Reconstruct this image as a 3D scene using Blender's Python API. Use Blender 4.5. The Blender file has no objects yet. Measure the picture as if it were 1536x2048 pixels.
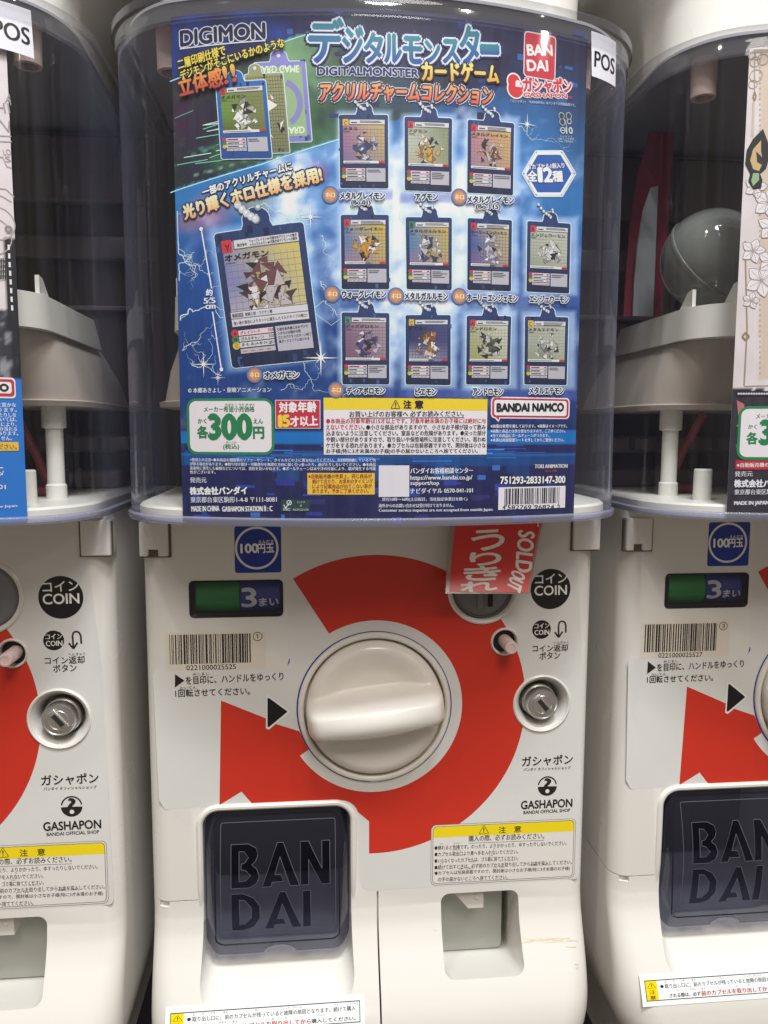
import bpy, bmesh, math, random
from math import sin, cos, pi, radians, sqrt, hypot, atan2
from mathutils import Vector, Matrix, Euler, noise
from mathutils.geometry import delaunay_2d_cdt

# ------------------------------------------------------------------ camera, light, exposure
SC = bpy.context.scene
COL = SC.collection
PITCH = 0.31                                   # machine to machine, metres
CAM_LOC = Vector((-0.042086897, -0.48400117, 0.178929051))
CAM_ROT = Euler((1.46644931, -0.00335935, -0.09787151), 'XYZ')
FPX = 1537.74                                  # focal length in pixels of the 1536 x 2048 photograph
cd = bpy.data.cameras.new('camera')
cam = bpy.data.objects.new('camera', cd); COL.objects.link(cam)
cam.location = CAM_LOC; cam.rotation_euler = CAM_ROT
cd.sensor_fit = 'VERTICAL'; cd.sensor_height = 24.0; cd.lens = 24.0 * FPX / 2048
cd.clip_start = 0.01; cd.clip_end = 50
SC.camera = cam
w = bpy.data.worlds.new('World'); SC.world = w; w.use_nodes = True
nt = w.node_tree; bg = nt.nodes['Background']
tc = nt.nodes.new('ShaderNodeTexCoord'); sp = nt.nodes.new('ShaderNodeSeparateXYZ')
mr = nt.nodes.new('ShaderNodeMapRange'); mr.inputs[1].default_value = -0.4; mr.inputs[2].default_value = 0.8
cr = nt.nodes.new('ShaderNodeValToRGB')
cr.color_ramp.elements[0].color = (0.31, 0.265, 0.22, 1); cr.color_ramp.elements[1].color = (0.74, 0.66, 0.58, 1)
nt.links.new(tc.outputs['Generated'], sp.inputs[0]); nt.links.new(sp.outputs['Z'], mr.inputs[0])
nt.links.new(mr.outputs[0], cr.inputs[0]); nt.links.new(cr.outputs[0], bg.inputs['Color'])
bg.inputs['Strength'].default_value = 0.56
def area(name, loc, target, size, energy, color, shape='DISK'):
    d = bpy.data.lights.new(name, 'AREA'); d.shape = shape; d.size = size; d.energy = energy; d.color = color
    o = bpy.data.objects.new(name, d); COL.objects.link(o); o.location = loc
    o.rotation_euler = (Vector(target) - Vector(loc)).to_track_quat('-Z', 'Y').to_euler()
    return o
area('ceiling_panel_light', (0.1, -0.80, 1.75), (0, -0.05, 0.0), 0.34, 27, (0.86, 0.94, 1.0))
area('ceiling_spot_light', (-0.55, -0.72, 1.7), (0, 0, 0), 0.06, 6, (1.0, 0.96, 0.9))
area('ceiling_spot_light', (0.62, -0.9, 1.8), (0, 0, 0), 0.06, 6, (1.0, 0.96, 0.9))
area('aisle_spot_light', (1.5, -1.5, 1.32), (0, 0, 0.2), 0.05, 2.2, (1.0, 0.96, 0.9))
area('ceiling_spot_light', (-1.1, -1.3, 2.0), (0, 0, 0.2), 0.03, 4, (1.0, 0.97, 0.92))
area('ceiling_spot_light', (0.25, -0.55, 1.5), (0, 0, 0.2), 0.025, 2.5, (1.0, 0.97, 0.92))
area('shop_aisle_light', (0.3, -2.2, 2.35), (0, 0, 0.15), 1.1, 41, (1.0, 0.95, 0.885))  # unseen broad fill lamp, placed so its reflection misses the hoppers
SC.render.engine = 'CYCLES'
SC.cycles.use_denoising = True
SC.cycles.max_bounces = 10; SC.cycles.transparent_max_bounces = 24
SC.cycles.caustics_reflective = False; SC.cycles.caustics_refractive = False
SC.view_settings.view_transform = 'Standard'; SC.view_settings.look = 'None'
SC.view_settings.exposure = 0.0; SC.view_settings.gamma = 1.0

random.seed(7)
# ------------------------------------------------------------------ helpers
def lin(c):
    if isinstance(c, str):
        c = tuple(int(c[i:i + 2], 16) / 255 for i in (1, 3, 5))
    return tuple(v / 12.92 if v <= 0.04045 else ((v + 0.055) / 1.055) ** 2.4 for v in c)
def mixc(a, b, t): return tuple(a[i] + (b[i] - a[i]) * t for i in range(3))
def sst(a, b, x):
    t = min(1, max(0, (x - a) / (b - a))); return t * t * (3 - 2 * t)
RM = CAM_ROT.to_matrix()
def ray(px, py): return RM @ Vector(((px - 768) / FPX, -(py - 1024) / FPX, -1.0))
def proj(p):
    q = RM.transposed() @ (Vector(p) - CAM_LOC)
    return (768 + FPX * q.x / -q.z, 1024 - FPX * q.y / -q.z)
def plane_pt(px, py, y=0.0, mx=0.0):
    d = ray(px, py); t = (y - CAM_LOC.y) / d.y; p = CAM_LOC + d * t
    return p.x - mx, p.z

def prop(o, label=None, cat=None, group=None, kind=None):
    if label: o['label'] = label
    if cat: o['category'] = cat
    if group: o['group'] = group
    if kind: o['kind'] = kind
    return o
def empty(name, loc=(0, 0, 0)):
    o = bpy.data.objects.new(name, None); o.empty_display_size = 0.02; COL.objects.link(o); o.location = loc
    return o
def mesh_obj(name, verts, faces, mat, parent=None, smooth=True, angle=35, loc=None):
    me = bpy.data.meshes.new(name); me.from_pydata([tuple(v) for v in verts], [], faces); me.validate()
    return link_mesh(name, me, mat, parent, smooth, angle, loc)
def link_mesh(name, me, mat, parent=None, smooth=True, angle=35, loc=None):
    if mat and not me.materials: me.materials.append(mat)
    if smooth:
        me.polygons.foreach_set('use_smooth', [True] * len(me.polygons))
        me.set_sharp_from_angle(angle=radians(angle))
    o = bpy.data.objects.new(name, me); COL.objects.link(o)
    if parent: o.parent = parent
    if loc: o.location = loc
    return o
def bm_obj(name, bm, mat, parent=None, smooth=True, angle=35, loc=None):
    me = bpy.data.meshes.new(name); bmesh.ops.recalc_face_normals(bm, faces=bm.faces[:]); bm.to_mesh(me); bm.free()
    return link_mesh(name, me, mat, parent, smooth, angle, loc)
def rrect(x0, x1, z0, z1, r, n=6):
    """rounded rectangle, counter-clockwise in (x, z)"""
    r = min(r, (x1 - x0) / 2.001, (z1 - z0) / 2.001)
    out = []
    for cx, cz, a0 in ((x1 - r, z0 + r, -pi / 2), (x1 - r, z1 - r, 0), (x0 + r, z1 - r, pi / 2), (x0 + r, z0 + r, pi)):
        for i in range(n + 1):
            a = a0 + pi / 2 * i / n; out.append((cx + r * cos(a), cz + r * sin(a)))
    return out
def loft(bm, rings, cap=True):
    vs = [[bm.verts.new(p) for p in r] for r in rings]; n = len(vs[0])
    for a, b in zip(vs, vs[1:]):
        for i in range(n): bm.faces.new((a[i], a[(i + 1) % n], b[(i + 1) % n], b[i]))
    if cap: bm.faces.new(vs[0][::-1]); bm.faces.new(vs[-1])
def ring_y(sections, n=6):
    """sections (y, x0, x1, z0, z1, r) -> rings along y"""
    return [[(x, y, z) for x, z in rrect(x0, x1, z0, z1, r, n)] for y, x0, x1, z0, z1, r in sections]
def lathe(bm, prof, c, axis='Y', n=48, cap0=False, cap1=False, elong=None):
    rings = []
    for r, t in prof:
        if axis == 'Y': rings.append([(c[0] + r * cos(2 * pi * i / n), c[1] + t, c[2] + r * sin(2 * pi * i / n)) for i in range(n)])
        else: rings.append([(c[0] + r * cos(2 * pi * i / n), c[1] + r * sin(2 * pi * i / n), c[2] + t) for i in range(n)])
    vs = [[bm.verts.new(p) for p in r] for r in rings]
    for a, b in zip(vs, vs[1:]):
        for i in range(n): bm.faces.new((a[i], a[(i + 1) % n], b[(i + 1) % n], b[i]))
    if cap0: bm.faces.new(vs[0][::-1])
    if cap1: bm.faces.new(vs[-1])
def box(bm, x0, x1, y0, y1, z0, z1, bev=0.0):
    r = bmesh.ops.create_cube(bm, size=1.0)
    for v in r['verts']: v.co = Vector(((x0 + x1) / 2 + v.co.x * (x1 - x0), (y0 + y1) / 2 + v.co.y * (y1 - y0), (z0 + z1) / 2 + v.co.z * (z1 - z0)))
    if bev: bmesh.ops.bevel(bm, geom=list({e for v in r['verts'] for e in v.link_edges}), offset=bev, segments=3, affect='EDGES', profile=0.5)
def tube(bm, pts, r, closed=False, n=8, up=Vector((0, 1, 0))):
    m = len(pts); rings = []
    for i in range(m):
        p = Vector(pts[i]); a = Vector(pts[i - 1] if (i or closed) else pts[0]); b = Vector(pts[(i + 1) % m] if (i < m - 1 or closed) else pts[-1])
        t = (b - a).normalized(); s = t.cross(up)
        s = s.normalized() if s.length > 1e-6 else Vector((1, 0, 0)); u = s.cross(t)
        rings.append([bm.verts.new(p + s * r * cos(2 * pi * k / n) + u * r * sin(2 * pi * k / n)) for k in range(n)])
    for i in range(m if closed else m - 1):
        a, b = rings[i], rings[(i + 1) % m]
        for k in range(n): bm.faces.new((a[k], a[(k + 1) % n], b[(k + 1) % n], b[k]))
    if not closed: bm.faces.new(rings[0][::-1]); bm.faces.new(rings[-1])

# ------------------------------------------------------------------ materials
def principled(name, color, rough=0.4, **kw):
    m = bpy.data.materials.new(name); m.use_nodes = True; b = m.node_tree.nodes['Principled BSDF']
    b.inputs['Base Color'].default_value = (*color, 1); b.inputs['Roughness'].default_value = rough
    for k, v in kw.items(): b.inputs[k.replace('_', ' ')].default_value = v
    return m
def noisy(m, c1, c2, scale=30, bump=0.0, bscale=200, stretch=(1, 1, 1), rough=None):
    t = m.node_tree; b = t.nodes['Principled BSDF']
    co = t.nodes.new('ShaderNodeTexCoord'); mp = t.nodes.new('ShaderNodeMapping'); mp.inputs['Scale'].default_value = stretch
    n = t.nodes.new('ShaderNodeTexNoise'); n.inputs['Scale'].default_value = scale; n.inputs['Detail'].default_value = 5
    r = t.nodes.new('ShaderNodeValToRGB'); r.color_ramp.elements[0].position = 0.25; r.color_ramp.elements[1].position = 0.75
    r.color_ramp.elements[0].color = (*c1, 1); r.color_ramp.elements[1].color = (*c2, 1)
    t.links.new(co.outputs['Object'], mp.inputs[0]); t.links.new(mp.outputs[0], n.inputs['Vector'])
    t.links.new(n.outputs['Fac'], r.inputs[0]); t.links.new(r.outputs[0], b.inputs['Base Color'])
    if rough:
        q = t.nodes.new('ShaderNodeMapRange'); q.inputs[3].default_value = rough[0]; q.inputs[4].default_value = rough[1]
        t.links.new(n.outputs['Fac'], q.inputs[0]); t.links.new(q.outputs[0], b.inputs['Roughness'])
    if bump:
        n2 = t.nodes.new('ShaderNodeTexNoise'); n2.inputs['Scale'].default_value = bscale; n2.inputs['Detail'].default_value = 3
        bp = t.nodes.new('ShaderNodeBump'); bp.inputs['Strength'].default_value = bump; bp.inputs['Distance'].default_value = 0.001
        t.links.new(mp.outputs[0], n2.inputs['Vector']); t.links.new(n2.outputs['Fac'], bp.inputs['Height']); t.links.new(bp.outputs[0], b.inputs['Normal'])
    return m
def ink(name, rough, bump=0.0, bscale=60):
    m = principled(name, (1, 1, 1), rough); t = m.node_tree
    a = t.nodes.new('ShaderNodeVertexColor'); a.layer_name = 'ink'
    t.links.new(a.outputs['Color'], t.nodes['Principled BSDF'].inputs['Base Color'])
    if bump:
        co = t.nodes.new('ShaderNodeTexCoord'); n = t.nodes.new('ShaderNodeTexNoise'); n.inputs['Scale'].default_value = bscale; n.inputs['Detail'].default_value = 4
        bp = t.nodes.new('ShaderNodeBump'); bp.inputs['Strength'].default_value = bump; bp.inputs['Distance'].default_value = 0.001
        t.links.new(co.outputs['Object'], n.inputs['Vector']); t.links.new(n.outputs['Fac'], bp.inputs['Height']); t.links.new(bp.outputs[0], t.nodes['Principled BSDF'].inputs['Normal'])
    return m
def clear_sheet(name, tint, edge, haze=0.03, streak=True, ior=1.49, scat=(0.75, 0.76, 0.8), graze=0.0):
    """clear plastic wall: lets light straight through, mirrors a little, tinted where one looks along its thickness, finely scuffed"""
    m = bpy.data.materials.new(name); m.use_nodes = True; t = m.node_tree; t.nodes.clear(); L = t.links.new
    out = t.nodes.new('ShaderNodeOutputMaterial')
    lw = t.nodes.new('ShaderNodeLayerWeight'); lw.inputs[0].default_value = 0.25
    mx = t.nodes.new('ShaderNodeMix'); mx.data_type = 'RGBA'; mx.inputs[6].default_value = (*tint, 1); mx.inputs[7].default_value = (*edge, 1)
    pw = t.nodes.new('ShaderNodeMath'); pw.operation = 'POWER'; pw.inputs[1].default_value = 4.0
    L(lw.outputs['Facing'], pw.inputs[0]); L(pw.outputs[0], mx.inputs[0])
    tr = t.nodes.new('ShaderNodeBsdfTransparent'); L(mx.outputs[2], tr.inputs[0])
    df = t.nodes.new('ShaderNodeBsdfDiffuse'); df.inputs[0].default_value = (*scat, 1)
    gl = t.nodes.new('ShaderNodeBsdfGlossy'); gl.inputs['Roughness'].default_value = 0.05
    fr = t.nodes.new('ShaderNodeFresnel'); ge = t.nodes.new('ShaderNodeNewGeometry'); io = t.nodes.new('ShaderNodeMapRange'); io.inputs[3].default_value = ior; io.inputs[4].default_value = 1 / ior
    L(ge.outputs['Backfacing'], io.inputs[0]); L(io.outputs[0], fr.inputs[0])   # a thin wall mirrors the same from both sides
    m1 = t.nodes.new('ShaderNodeMixShader'); m2 = t.nodes.new('ShaderNodeMixShader')
    if streak:
        co = t.nodes.new('ShaderNodeTexCoord'); mp = t.nodes.new('ShaderNodeMapping'); mp.inputs['Scale'].default_value = (260, 260, 3)
        n = t.nodes.new('ShaderNodeTexNoise'); n.inputs['Scale'].default_value = 1; n.inputs['Detail'].default_value = 6
        q = t.nodes.new('ShaderNodeMapRange'); q.inputs[1].default_value = 0.4; q.inputs[2].default_value = 0.8; q.inputs[3].default_value = haze * 0.4; q.inputs[4].default_value = haze * 3
        L(co.outputs['Object'], mp.inputs[0]); L(mp.outputs[0], n.inputs['Vector']); L(n.outputs['Fac'], q.inputs[0]); L(q.outputs[0], m1.inputs[0])
    else: m1.inputs[0].default_value = haze
    if graze:                                       # scuffs scatter more light where one looks through a longer stretch of the wall
        p2 = t.nodes.new('ShaderNodeMath'); p2.operation = 'POWER'; p2.inputs[1].default_value = 2.5; L(lw.outputs['Facing'], p2.inputs[0])
        m_ = t.nodes.new('ShaderNodeMath'); m_.operation = 'MULTIPLY_ADD'; m_.inputs[1].default_value = graze; L(p2.outputs[0], m_.inputs[0])
        if streak: L(q.outputs[0], m_.inputs[2])
        else: m_.inputs[2].default_value = haze
        L(m_.outputs[0], m1.inputs[0])
    L(tr.outputs[0], m1.inputs[1]); L(df.outputs[0], m1.inputs[2])
    L(fr.outputs[0], m2.inputs[0]); L(m1.outputs[0], m2.inputs[1]); L(gl.outputs[0], m2.inputs[2]); L(m2.outputs[0], out.inputs[0])
    return m
M = {}
M['body'] = noisy(principled('warm_white_plastic', (0.7, 0.66, 0.6), 0.28, IOR=1.5), (0.73, 0.702, 0.655), (0.755, 0.727, 0.68), 7, rough=(0.24, 0.30))
M['knob'] = noisy(principled('cream_plastic', (0.72, 0.67, 0.6), 0.22, IOR=1.5), (0.765, 0.725, 0.665), (0.785, 0.745, 0.685), 14, rough=(0.16, 0.26))
M['inner'] = principled('inner_white_plastic', (0.72, 0.69, 0.62), 0.45)
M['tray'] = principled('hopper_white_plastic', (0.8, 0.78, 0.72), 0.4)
M['dark'] = principled('dark_plastic', (0.012, 0.012, 0.014), 0.45)
M['lid'] = principled('grey_lid_plastic', (0.3, 0.3, 0.33), 0.4)
M['tan'] = principled('tan_plastic', (0.47, 0.41, 0.36), 0.45)  # tray plastic again, with the shade under its band put into the colour
M['gap'] = principled('shadow_gap', (0.14, 0.12, 0.1), 0.8)
M['groove'] = principled('groove_black', (0.02, 0.018, 0.016), 0.8)
M['grey'] = noisy(principled('grey_plastic', (0.2, 0.2, 0.21), 0.45), (0.19, 0.19, 0.2), (0.23, 0.23, 0.235), 60)
M['panel_grey'] = noisy(principled('grey_green_panel', (0.36, 0.37, 0.33), 0.35), (0.34, 0.35, 0.31), (0.38, 0.385, 0.35), 25)
M['metal'] = noisy(principled('lock_metal', (0.62, 0.6, 0.58), 0.28, Metallic=1.0), (0.8, 0.78, 0.76), (0.9, 0.88, 0.86), 120, rough=(0.22, 0.42))
M['blue'] = principled('blue_print', lin('#14308c'), 0.35)
M['green'] = noisy(principled('green_drum', lin('#158a3c'), 0.3), lin('#10803a'), lin('#1a9144'), 90, stretch=(1, 1, 12))
M['drumblue'] = noisy(principled('blue_drum', lin('#1c3a9c'), 0.3), lin('#1a3490'), lin('#203fa0'), 90, stretch=(1, 1, 12))
M['film'] = ink('laminated_print', 0.3, 0.16, 55)
M['ink'] = ink('printed_paper', 0.42, 0.03, 40)
M['hopper'] = clear_sheet('clear_hopper_plastic', (0.96, 0.962, 0.968), (0.16, 0.18, 0.42), 0.012, scat=(0.42, 0.44, 0.62), graze=1.1)
M['pane'] = clear_sheet('clear_pane', (0.9, 0.9, 0.92), (0.5, 0.5, 0.6), 0.02, False)
M['brim'] = clear_sheet('clear_edge_plastic', (0.75, 0.76, 0.86), (0.3, 0.32, 0.5), 0.27, False, 1.49, scat=(0.55, 0.56, 0.68), graze=0.2)
M['rim'] = clear_sheet('clear_rim_plastic', (0.95, 0.955, 0.965), (0.07, 0.075, 0.2), 0.045, False, 1.5, scat=(0.6, 0.6, 0.68), graze=0.2)
M['flap'] = clear_sheet('smoked_flap_plastic', (0.31, 0.32, 0.40), (0.02, 0.02, 0.06), 0.10, False, 1.6, scat=(0.07, 0.078, 0.15))
M['flap_dark'] = clear_sheet('smoked_letter_plastic', (0.34, 0.345, 0.42), (0.02, 0.02, 0.05), 0.03, False, 1.3, scat=(0.02, 0.02, 0.05))
M['flap_letters'] = principled('smoked_flap_letters', (0.006, 0.007, 0.022), 0.3)
M['flap_line'] = principled('flap_letter_edge', (0.16, 0.17, 0.22), 0.3)
M['navy'] = noisy(principled('dark_navy_wall', (0.02, 0.02, 0.035), 0.6), (0.016, 0.015, 0.03), (0.03, 0.027, 0.045), 8)
M['brown'] = noisy(principled('dark_back_panel', (0.05, 0.042, 0.04), 0.5), (0.05, 0.039, 0.037), (0.085, 0.066, 0.056), 6)
M['mauve'] = principled('mauve_inner_panel', (0.16, 0.13, 0.135), 0.5)
M['redp'] = principled('red_inner_panel', (0.28, 0.03, 0.05), 0.5)
M['paleblue'] = principled('pale_inner_panel', (0.5, 0.56, 0.62), 0.6)
M['pinkwhite'] = principled('pinkish_white_plastic', (0.72, 0.56, 0.53), 0.3, Subsurface_Weight=0.0)
M['capsule'] = clear_sheet('grey_capsule_plastic', (0.55, 0.57, 0.55), (0.2, 0.22, 0.22), 0.32, False, scat=(0.5, 0.52, 0.48))
M['tag_red'] = principled('tag_red', lin('#de332b'), 0.25)
M['tag_clear'] = principled('tag_clear_edge', (0.75, 0.5, 0.42), 0.15, IOR=1.49, Transmission_Weight=0.6)

# ------------------------------------------------------------------ shapes of the machine (one machine, handle centre at x = z = 0)
HW = 0.147; RF = 0.34; YC = -0.078; XA = 0.110; RC = 0.055; CX = 0.092; CY = YC + RF - sqrt(RF * RF - XA * XA) + RC * (1 - (XA - CX) / RC * 0) * 0
_a0 = math.asin(XA / RF)                              # where the front arc meets the corner arc
CX = XA - RC * sin(_a0); CY = (YC + RF - RF * cos(_a0)) + RC * cos(_a0)
HWID = CX + RC                                        # half width of the hopper
def hopper_y(x):
    x = abs(x)
    if x <= XA: return YC + RF - sqrt(RF * RF - x * x)
    return CY - sqrt(max(0, RC * RC - (x - CX) ** 2))
SA = RF * _a0
def hop(s, off):
    """point and outward normal (plan) at arc length s along the hopper's front, off metres outwards"""
    a = abs(s); sg = 1 if s >= 0 else -1
    if a <= SA:
        t = a / RF; n = (sin(t), -cos(t)); p = (RF * sin(t), YC + RF - RF * cos(t))
    else:
        t = _a0 + (a - SA) / RC
        if t <= pi / 2: n = (sin(t), -cos(t)); p = (CX + RC * sin(t), CY - RC * cos(t))
        else: n = (1, 0); p = (CX + RC, CY + (a - SA - RC * (pi / 2 - _a0)))
    return sg * (p[0] + n[0] * off), p[1] + n[1] * off
def hop_s(x, y):
    a = abs(x); sg = 1 if x >= 0 else -1
    t = atan2(a, RF - (y - YC))
    if t <= _a0: return sg * RF * t
    t = atan2(a - CX, CY - y); return sg * (SA + RC * (t - _a0))
def hop_pt(px, py, mx=0.0):
    d = ray(px, py); o = CAM_LOC - Vector((mx, 0, 0))
    t0 = (-0.12 - o.y) / d.y; t1 = (0.06 - o.y) / d.y
    f = lambda t: (o.y + d.y * t) - (hopper_y(o.x + d.x * t) if abs(o.x + d.x * t) < HWID else 0.0)
    for _ in range(50):
        tm = (t0 + t1) / 2
        if f(tm) < 0: t0 = tm
        else: t1 = tm
    p = o + d * t0
    return hop_s(p.x, p.y), p.z
YF = [(0.2, 0), (-0.138, 0), (-0.150, -0.0022), (-0.162, -0.0075), (-0.174, -0.0145), (-0.186, -0.0215), (-0.196, -0.0265), (-0.204, -0.0292), (-0.215, -0.0315), (-0.235, -0.0340), (-0.26, -0.0345), (-0.30, -0.033)]
def yf(z):
    for (z0, y0), (z1, y1) in zip(YF, YF[1:]):
        if z >= z1:
            t = (z0 - z) / (z0 - z1); return y0 + (y1 - y0) * t
    return YF[-1][1]
def chin_pt(px, py, mx=0.0):
    d = ray(px, py); o = CAM_LOC - Vector((mx, 0, 0)); t0 = (-0.06 - o.y) / d.y; t1 = (0.03 - o.y) / d.y
    for _ in range(50):
        tm = (t0 + t1) / 2; p = o + d * tm
        if p.y < yf(p.z): t0 = tm
        else: t1 = tm
    p = o + d * t0
    return p.x, p.z

# ------------------------------------------------------------------ print: lettering and printed shapes laid on a surface
_tc = {}
def in_poly(x, y, l):
    c = False
    for i in range(len(l)):
        (x0, y0), (x1, y1) = l[i][:2], l[i - 1][:2]
        if (y0 > y) != (y1 > y) and x < (x1 - x0) * (y - y0) / (y1 - y0) + x0: c = not c
    return c
def glyphs(s, res):
    k = (s, res)
    if k not in _tc:
        c = bpy.data.curves.new('lettering', 'FONT'); c.body = s; c.size = 1; c.resolution_u = res; c.dimensions = '2D'; c.fill_mode = 'FRONT'
        o = bpy.data.objects.new('lettering', c); COL.objects.link(o)
        me = bpy.data.meshes.new_from_object(o.evaluated_get(bpy.context.evaluated_depsgraph_get()))
        v = [(p.co.x, p.co.y) for p in me.vertices]; f = [tuple(p.vertices) for p in me.polygons]
        bpy.data.objects.remove(o); bpy.data.curves.remove(c); bpy.data.meshes.remove(me)
        xs = [p[0] for p in v]; ys = [p[1] for p in v]
        _tc[k] = (v, f, min(xs), max(xs), min(ys), max(ys))
    return _tc[k]
LAY = 6e-5
INK = 1.15
BOLD = 0.6; OUTL = 0.72
CUT = 0.003
class Print:
    """collects flat coloured shapes in the surface's own (s, t) metres and lays them on the surface"""
    def __init__(self, surf='plane', mx=0.0, base=0.0, fn=None):
        self.surf, self.mx, self.base, self.v, self.f, self.c, self.fn = surf, mx, base, [], [], [], fn
    def uv(self, px, py):
        if self.surf == 'hopper': return hop_pt(px, py, self.mx)
        if self.surf == 'chin': return chin_pt(px, py, self.mx)
        if self.surf == 'fn': return plane_pt(px, py, self.fn[0], self.mx)
        return plane_pt(px, py, self.base * -1, self.mx)
    def at(self, s, t, lay):
        o = self.base + lay * LAY
        if self.surf == 'hopper':
            x, y = hop(s, o); return (x, y, t)
        if self.surf == 'chin':
            dz = 0.001; sl = (yf(t + dz) - yf(t - dz)) / (2 * dz); k = 1 / sqrt(1 + sl * sl)
            return (s, yf(t) - o * k, t + o * k * sl)
        if self.surf == 'fn': return self.fn[1](s, t, o)
        return (s, -o, t)
    def tri(self, pts, cols, lay):
        curved = self.surf != 'plane'
        polys = [list(zip(pts, cols))]
        if curved:
            ax = 1 if self.surf in ('chin', 'fn') else 0
            lo = min(p[ax] for p in pts); hi = max(p[ax] for p in pts)
            if hi - lo > CUT * 1.5:
                k = math.ceil(lo / CUT); cuts = []
                while k * CUT < hi: cuts.append(k * CUT); k += 1
                for x in cuts:
                    nxt = []
                    for pl in polys:
                        a, b = [], []
                        for i in range(len(pl)):
                            (p, c), (q, e) = pl[i], pl[(i + 1) % len(pl)]
                            if p[ax] <= x: a.append((p, c))
                            if p[ax] >= x: b.append((p, c))
                            if (p[ax] - x) * (q[ax] - x) < 0:
                                t = (x - p[ax]) / (q[ax] - p[ax]); m = ((p[0] + (q[0] - p[0]) * t, p[1] + (q[1] - p[1]) * t), mixc(c, e, t)); a.append(m); b.append(m)
                        if len(a) > 2: nxt.append(a)
                        if len(b) > 2: nxt.append(b)
                    polys = nxt
        for pl in polys:
            ar = sum(pl[i][0][0] * pl[(i + 1) % len(pl)][0][1] - pl[(i + 1) % len(pl)][0][0] * pl[i][0][1] for i in range(len(pl)))
            if abs(ar) < 1e-13: continue
            if ar < 0: pl = pl[::-1]
            n = len(self.v); self.v += [self.at(p[0], p[1], lay) for p, _ in pl]; self.f.append(tuple(range(n, n + len(pl)))); self.c += [c for _, c in pl]
    def shape(self, pts, col, lay=1, holes=(), grad=None):
        """polygon in (s, t); col linear; grad=(col_bottom, col_top)"""
        loops = [list(pts)] + [list(h) for h in holes]
        flat = [tuple(p[:2]) for l in loops for p in l]
        if grad:
            lo = min(p[1] for p in flat); hi = max(p[1] for p in flat); cf = lambda p: mixc(grad[0], grad[1], (p[1] - lo) / (hi - lo + 1e-9))
        else: cf = lambda p: col
        if len(flat) == 3: self.tri(flat, [cf(p) for p in flat], lay); return
        K = 1000.0; ed = []; n = 0
        for l in loops: ed += [(n + i, n + (i + 1) % len(l)) for i in range(len(l))]; n += len(l)
        vo, _, fo = delaunay_2d_cdt([Vector((p[0] * K, p[1] * K)) for p in flat], ed, [], 2, 1e-5)[:3]
        q = [(v.x / K, v.y / K) for v in vo]
        for f in fo:
            if holes:
                cx, cy = sum(q[i][0] for i in f) / len(f), sum(q[i][1] for i in f) / len(f)
                if any(in_poly(cx, cy, h) for h in loops[1:]): continue
            self.tri([q[i] for i in f], [cf(q[i]) for i in f], lay)
    def poly(self, pxs, col, lay=1, **k): self.shape([self.uv(*p) for p in pxs], lin(col) if isinstance(col, str) else col, lay, **k)
    def rect(self, x0, y0, x1, y1, col, lay=1, r=0.0, **k):
        """upright rectangle whose corners are found at two photograph points"""
        y0, y1 = min(y0, y1), max(y0, y1)
        a = self.uv(x0, y1); b = self.uv(x1, y0); self.shape(rrect(a[0], b[0], a[1], b[1], max(r, 1e-5), 4 if r else 1), lin(col) if isinstance(col, str) else col, lay, **k)
    def disc(self, px, py, r, col, lay=1, r_in=0.0, n=40, a0=0, a1=2 * pi, sx=1.0):
        c = self.uv(px, py); self.disc_uv(c, r, lin(col) if isinstance(col, str) else col, lay, r_in, n, a0, a1, sx)
    def disc_uv(self, c, r, col, lay=1, r_in=0.0, n=40, a0=0, a1=2 * pi, sx=1.0):
        P = lambda q, a: (c[0] + q * cos(a) * sx, c[1] + q * sin(a))
        for i in range(n):
            a, b = a0 + (a1 - a0) * i / n, a0 + (a1 - a0) * (i + 1) / n
            if r_in > 0: self.tri([P(r_in, a), P(r, a), P(r, b), P(r_in, b)], [col] * 4, lay)
            else: self.tri([c, P(r, a), P(r, b)], [col] * 3, lay)
    def line(self, pxs, wid, col, lay=1):
        """strip along photograph points, wid in metres"""
        self.line_uv([self.uv(*p) for p in pxs], wid, lin(col) if isinstance(col, str) else col, lay)
    def line_uv(self, q, wid, col, lay=1, taper=False):
        for i, (a, b) in enumerate(zip(q, q[1:])):
            d = Vector((b[0] - a[0], b[1] - a[1]))
            if d.length < 1e-7: continue
            w0 = w1 = wid / 2
            if taper: w0 = wid / 2 * (1 - 0.9 * i / (len(q) - 1)); w1 = wid / 2 * (1 - 0.9 * (i + 1) / (len(q) - 1))
            n = Vector((-d.y, d.x)).normalized()
            self.tri([(a[0] - n.x * w0, a[1] - n.y * w0), (b[0] - n.x * w1, b[1] - n.y * w1), (b[0] + n.x * w1, b[1] + n.y * w1), (a[0] + n.x * w0, a[1] + n.y * w0)], [col] * 4, lay + (i % 7) * 0.05)
    def text(self, s, L, R, h, col, lay=3, bold=0.0, out=None, grad=None, shear=0.0, res=None, flip=False, vert=False):
        """lettering whose bottom left and bottom right lie at two photograph points, h photograph pixels tall"""
        a = Vector(self.uv(*L)); b = Vector(self.uv(*R)); d = b - a
        ex = d / d.length; ey = Vector((-ex.y, ex.x)); dl = hypot(R[0] - L[0], R[1] - L[1])
        H = abs((Vector(self.uv(L[0] + (R[1] - L[1]) / dl * h, L[1] - (R[0] - L[0]) / dl * h)) - a).dot(ey))
        if res is None: res = 2 if h < 13 else 4
        v, f, x0, x1, y0, y1 = glyphs(s, res)
        sx = d.length / (x1 - x0); sy = H / (y1 - y0)
        def place(ox, oy):
            r = []
            for x, y in v:
                yy = (y1 - y) if flip else (y - y0)
                p = a + ex * ((x - x0) * sx + yy * sy * shear + ox) + ey * (yy * sy + oy); r.append((p.x, p.y))
            return r
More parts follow.
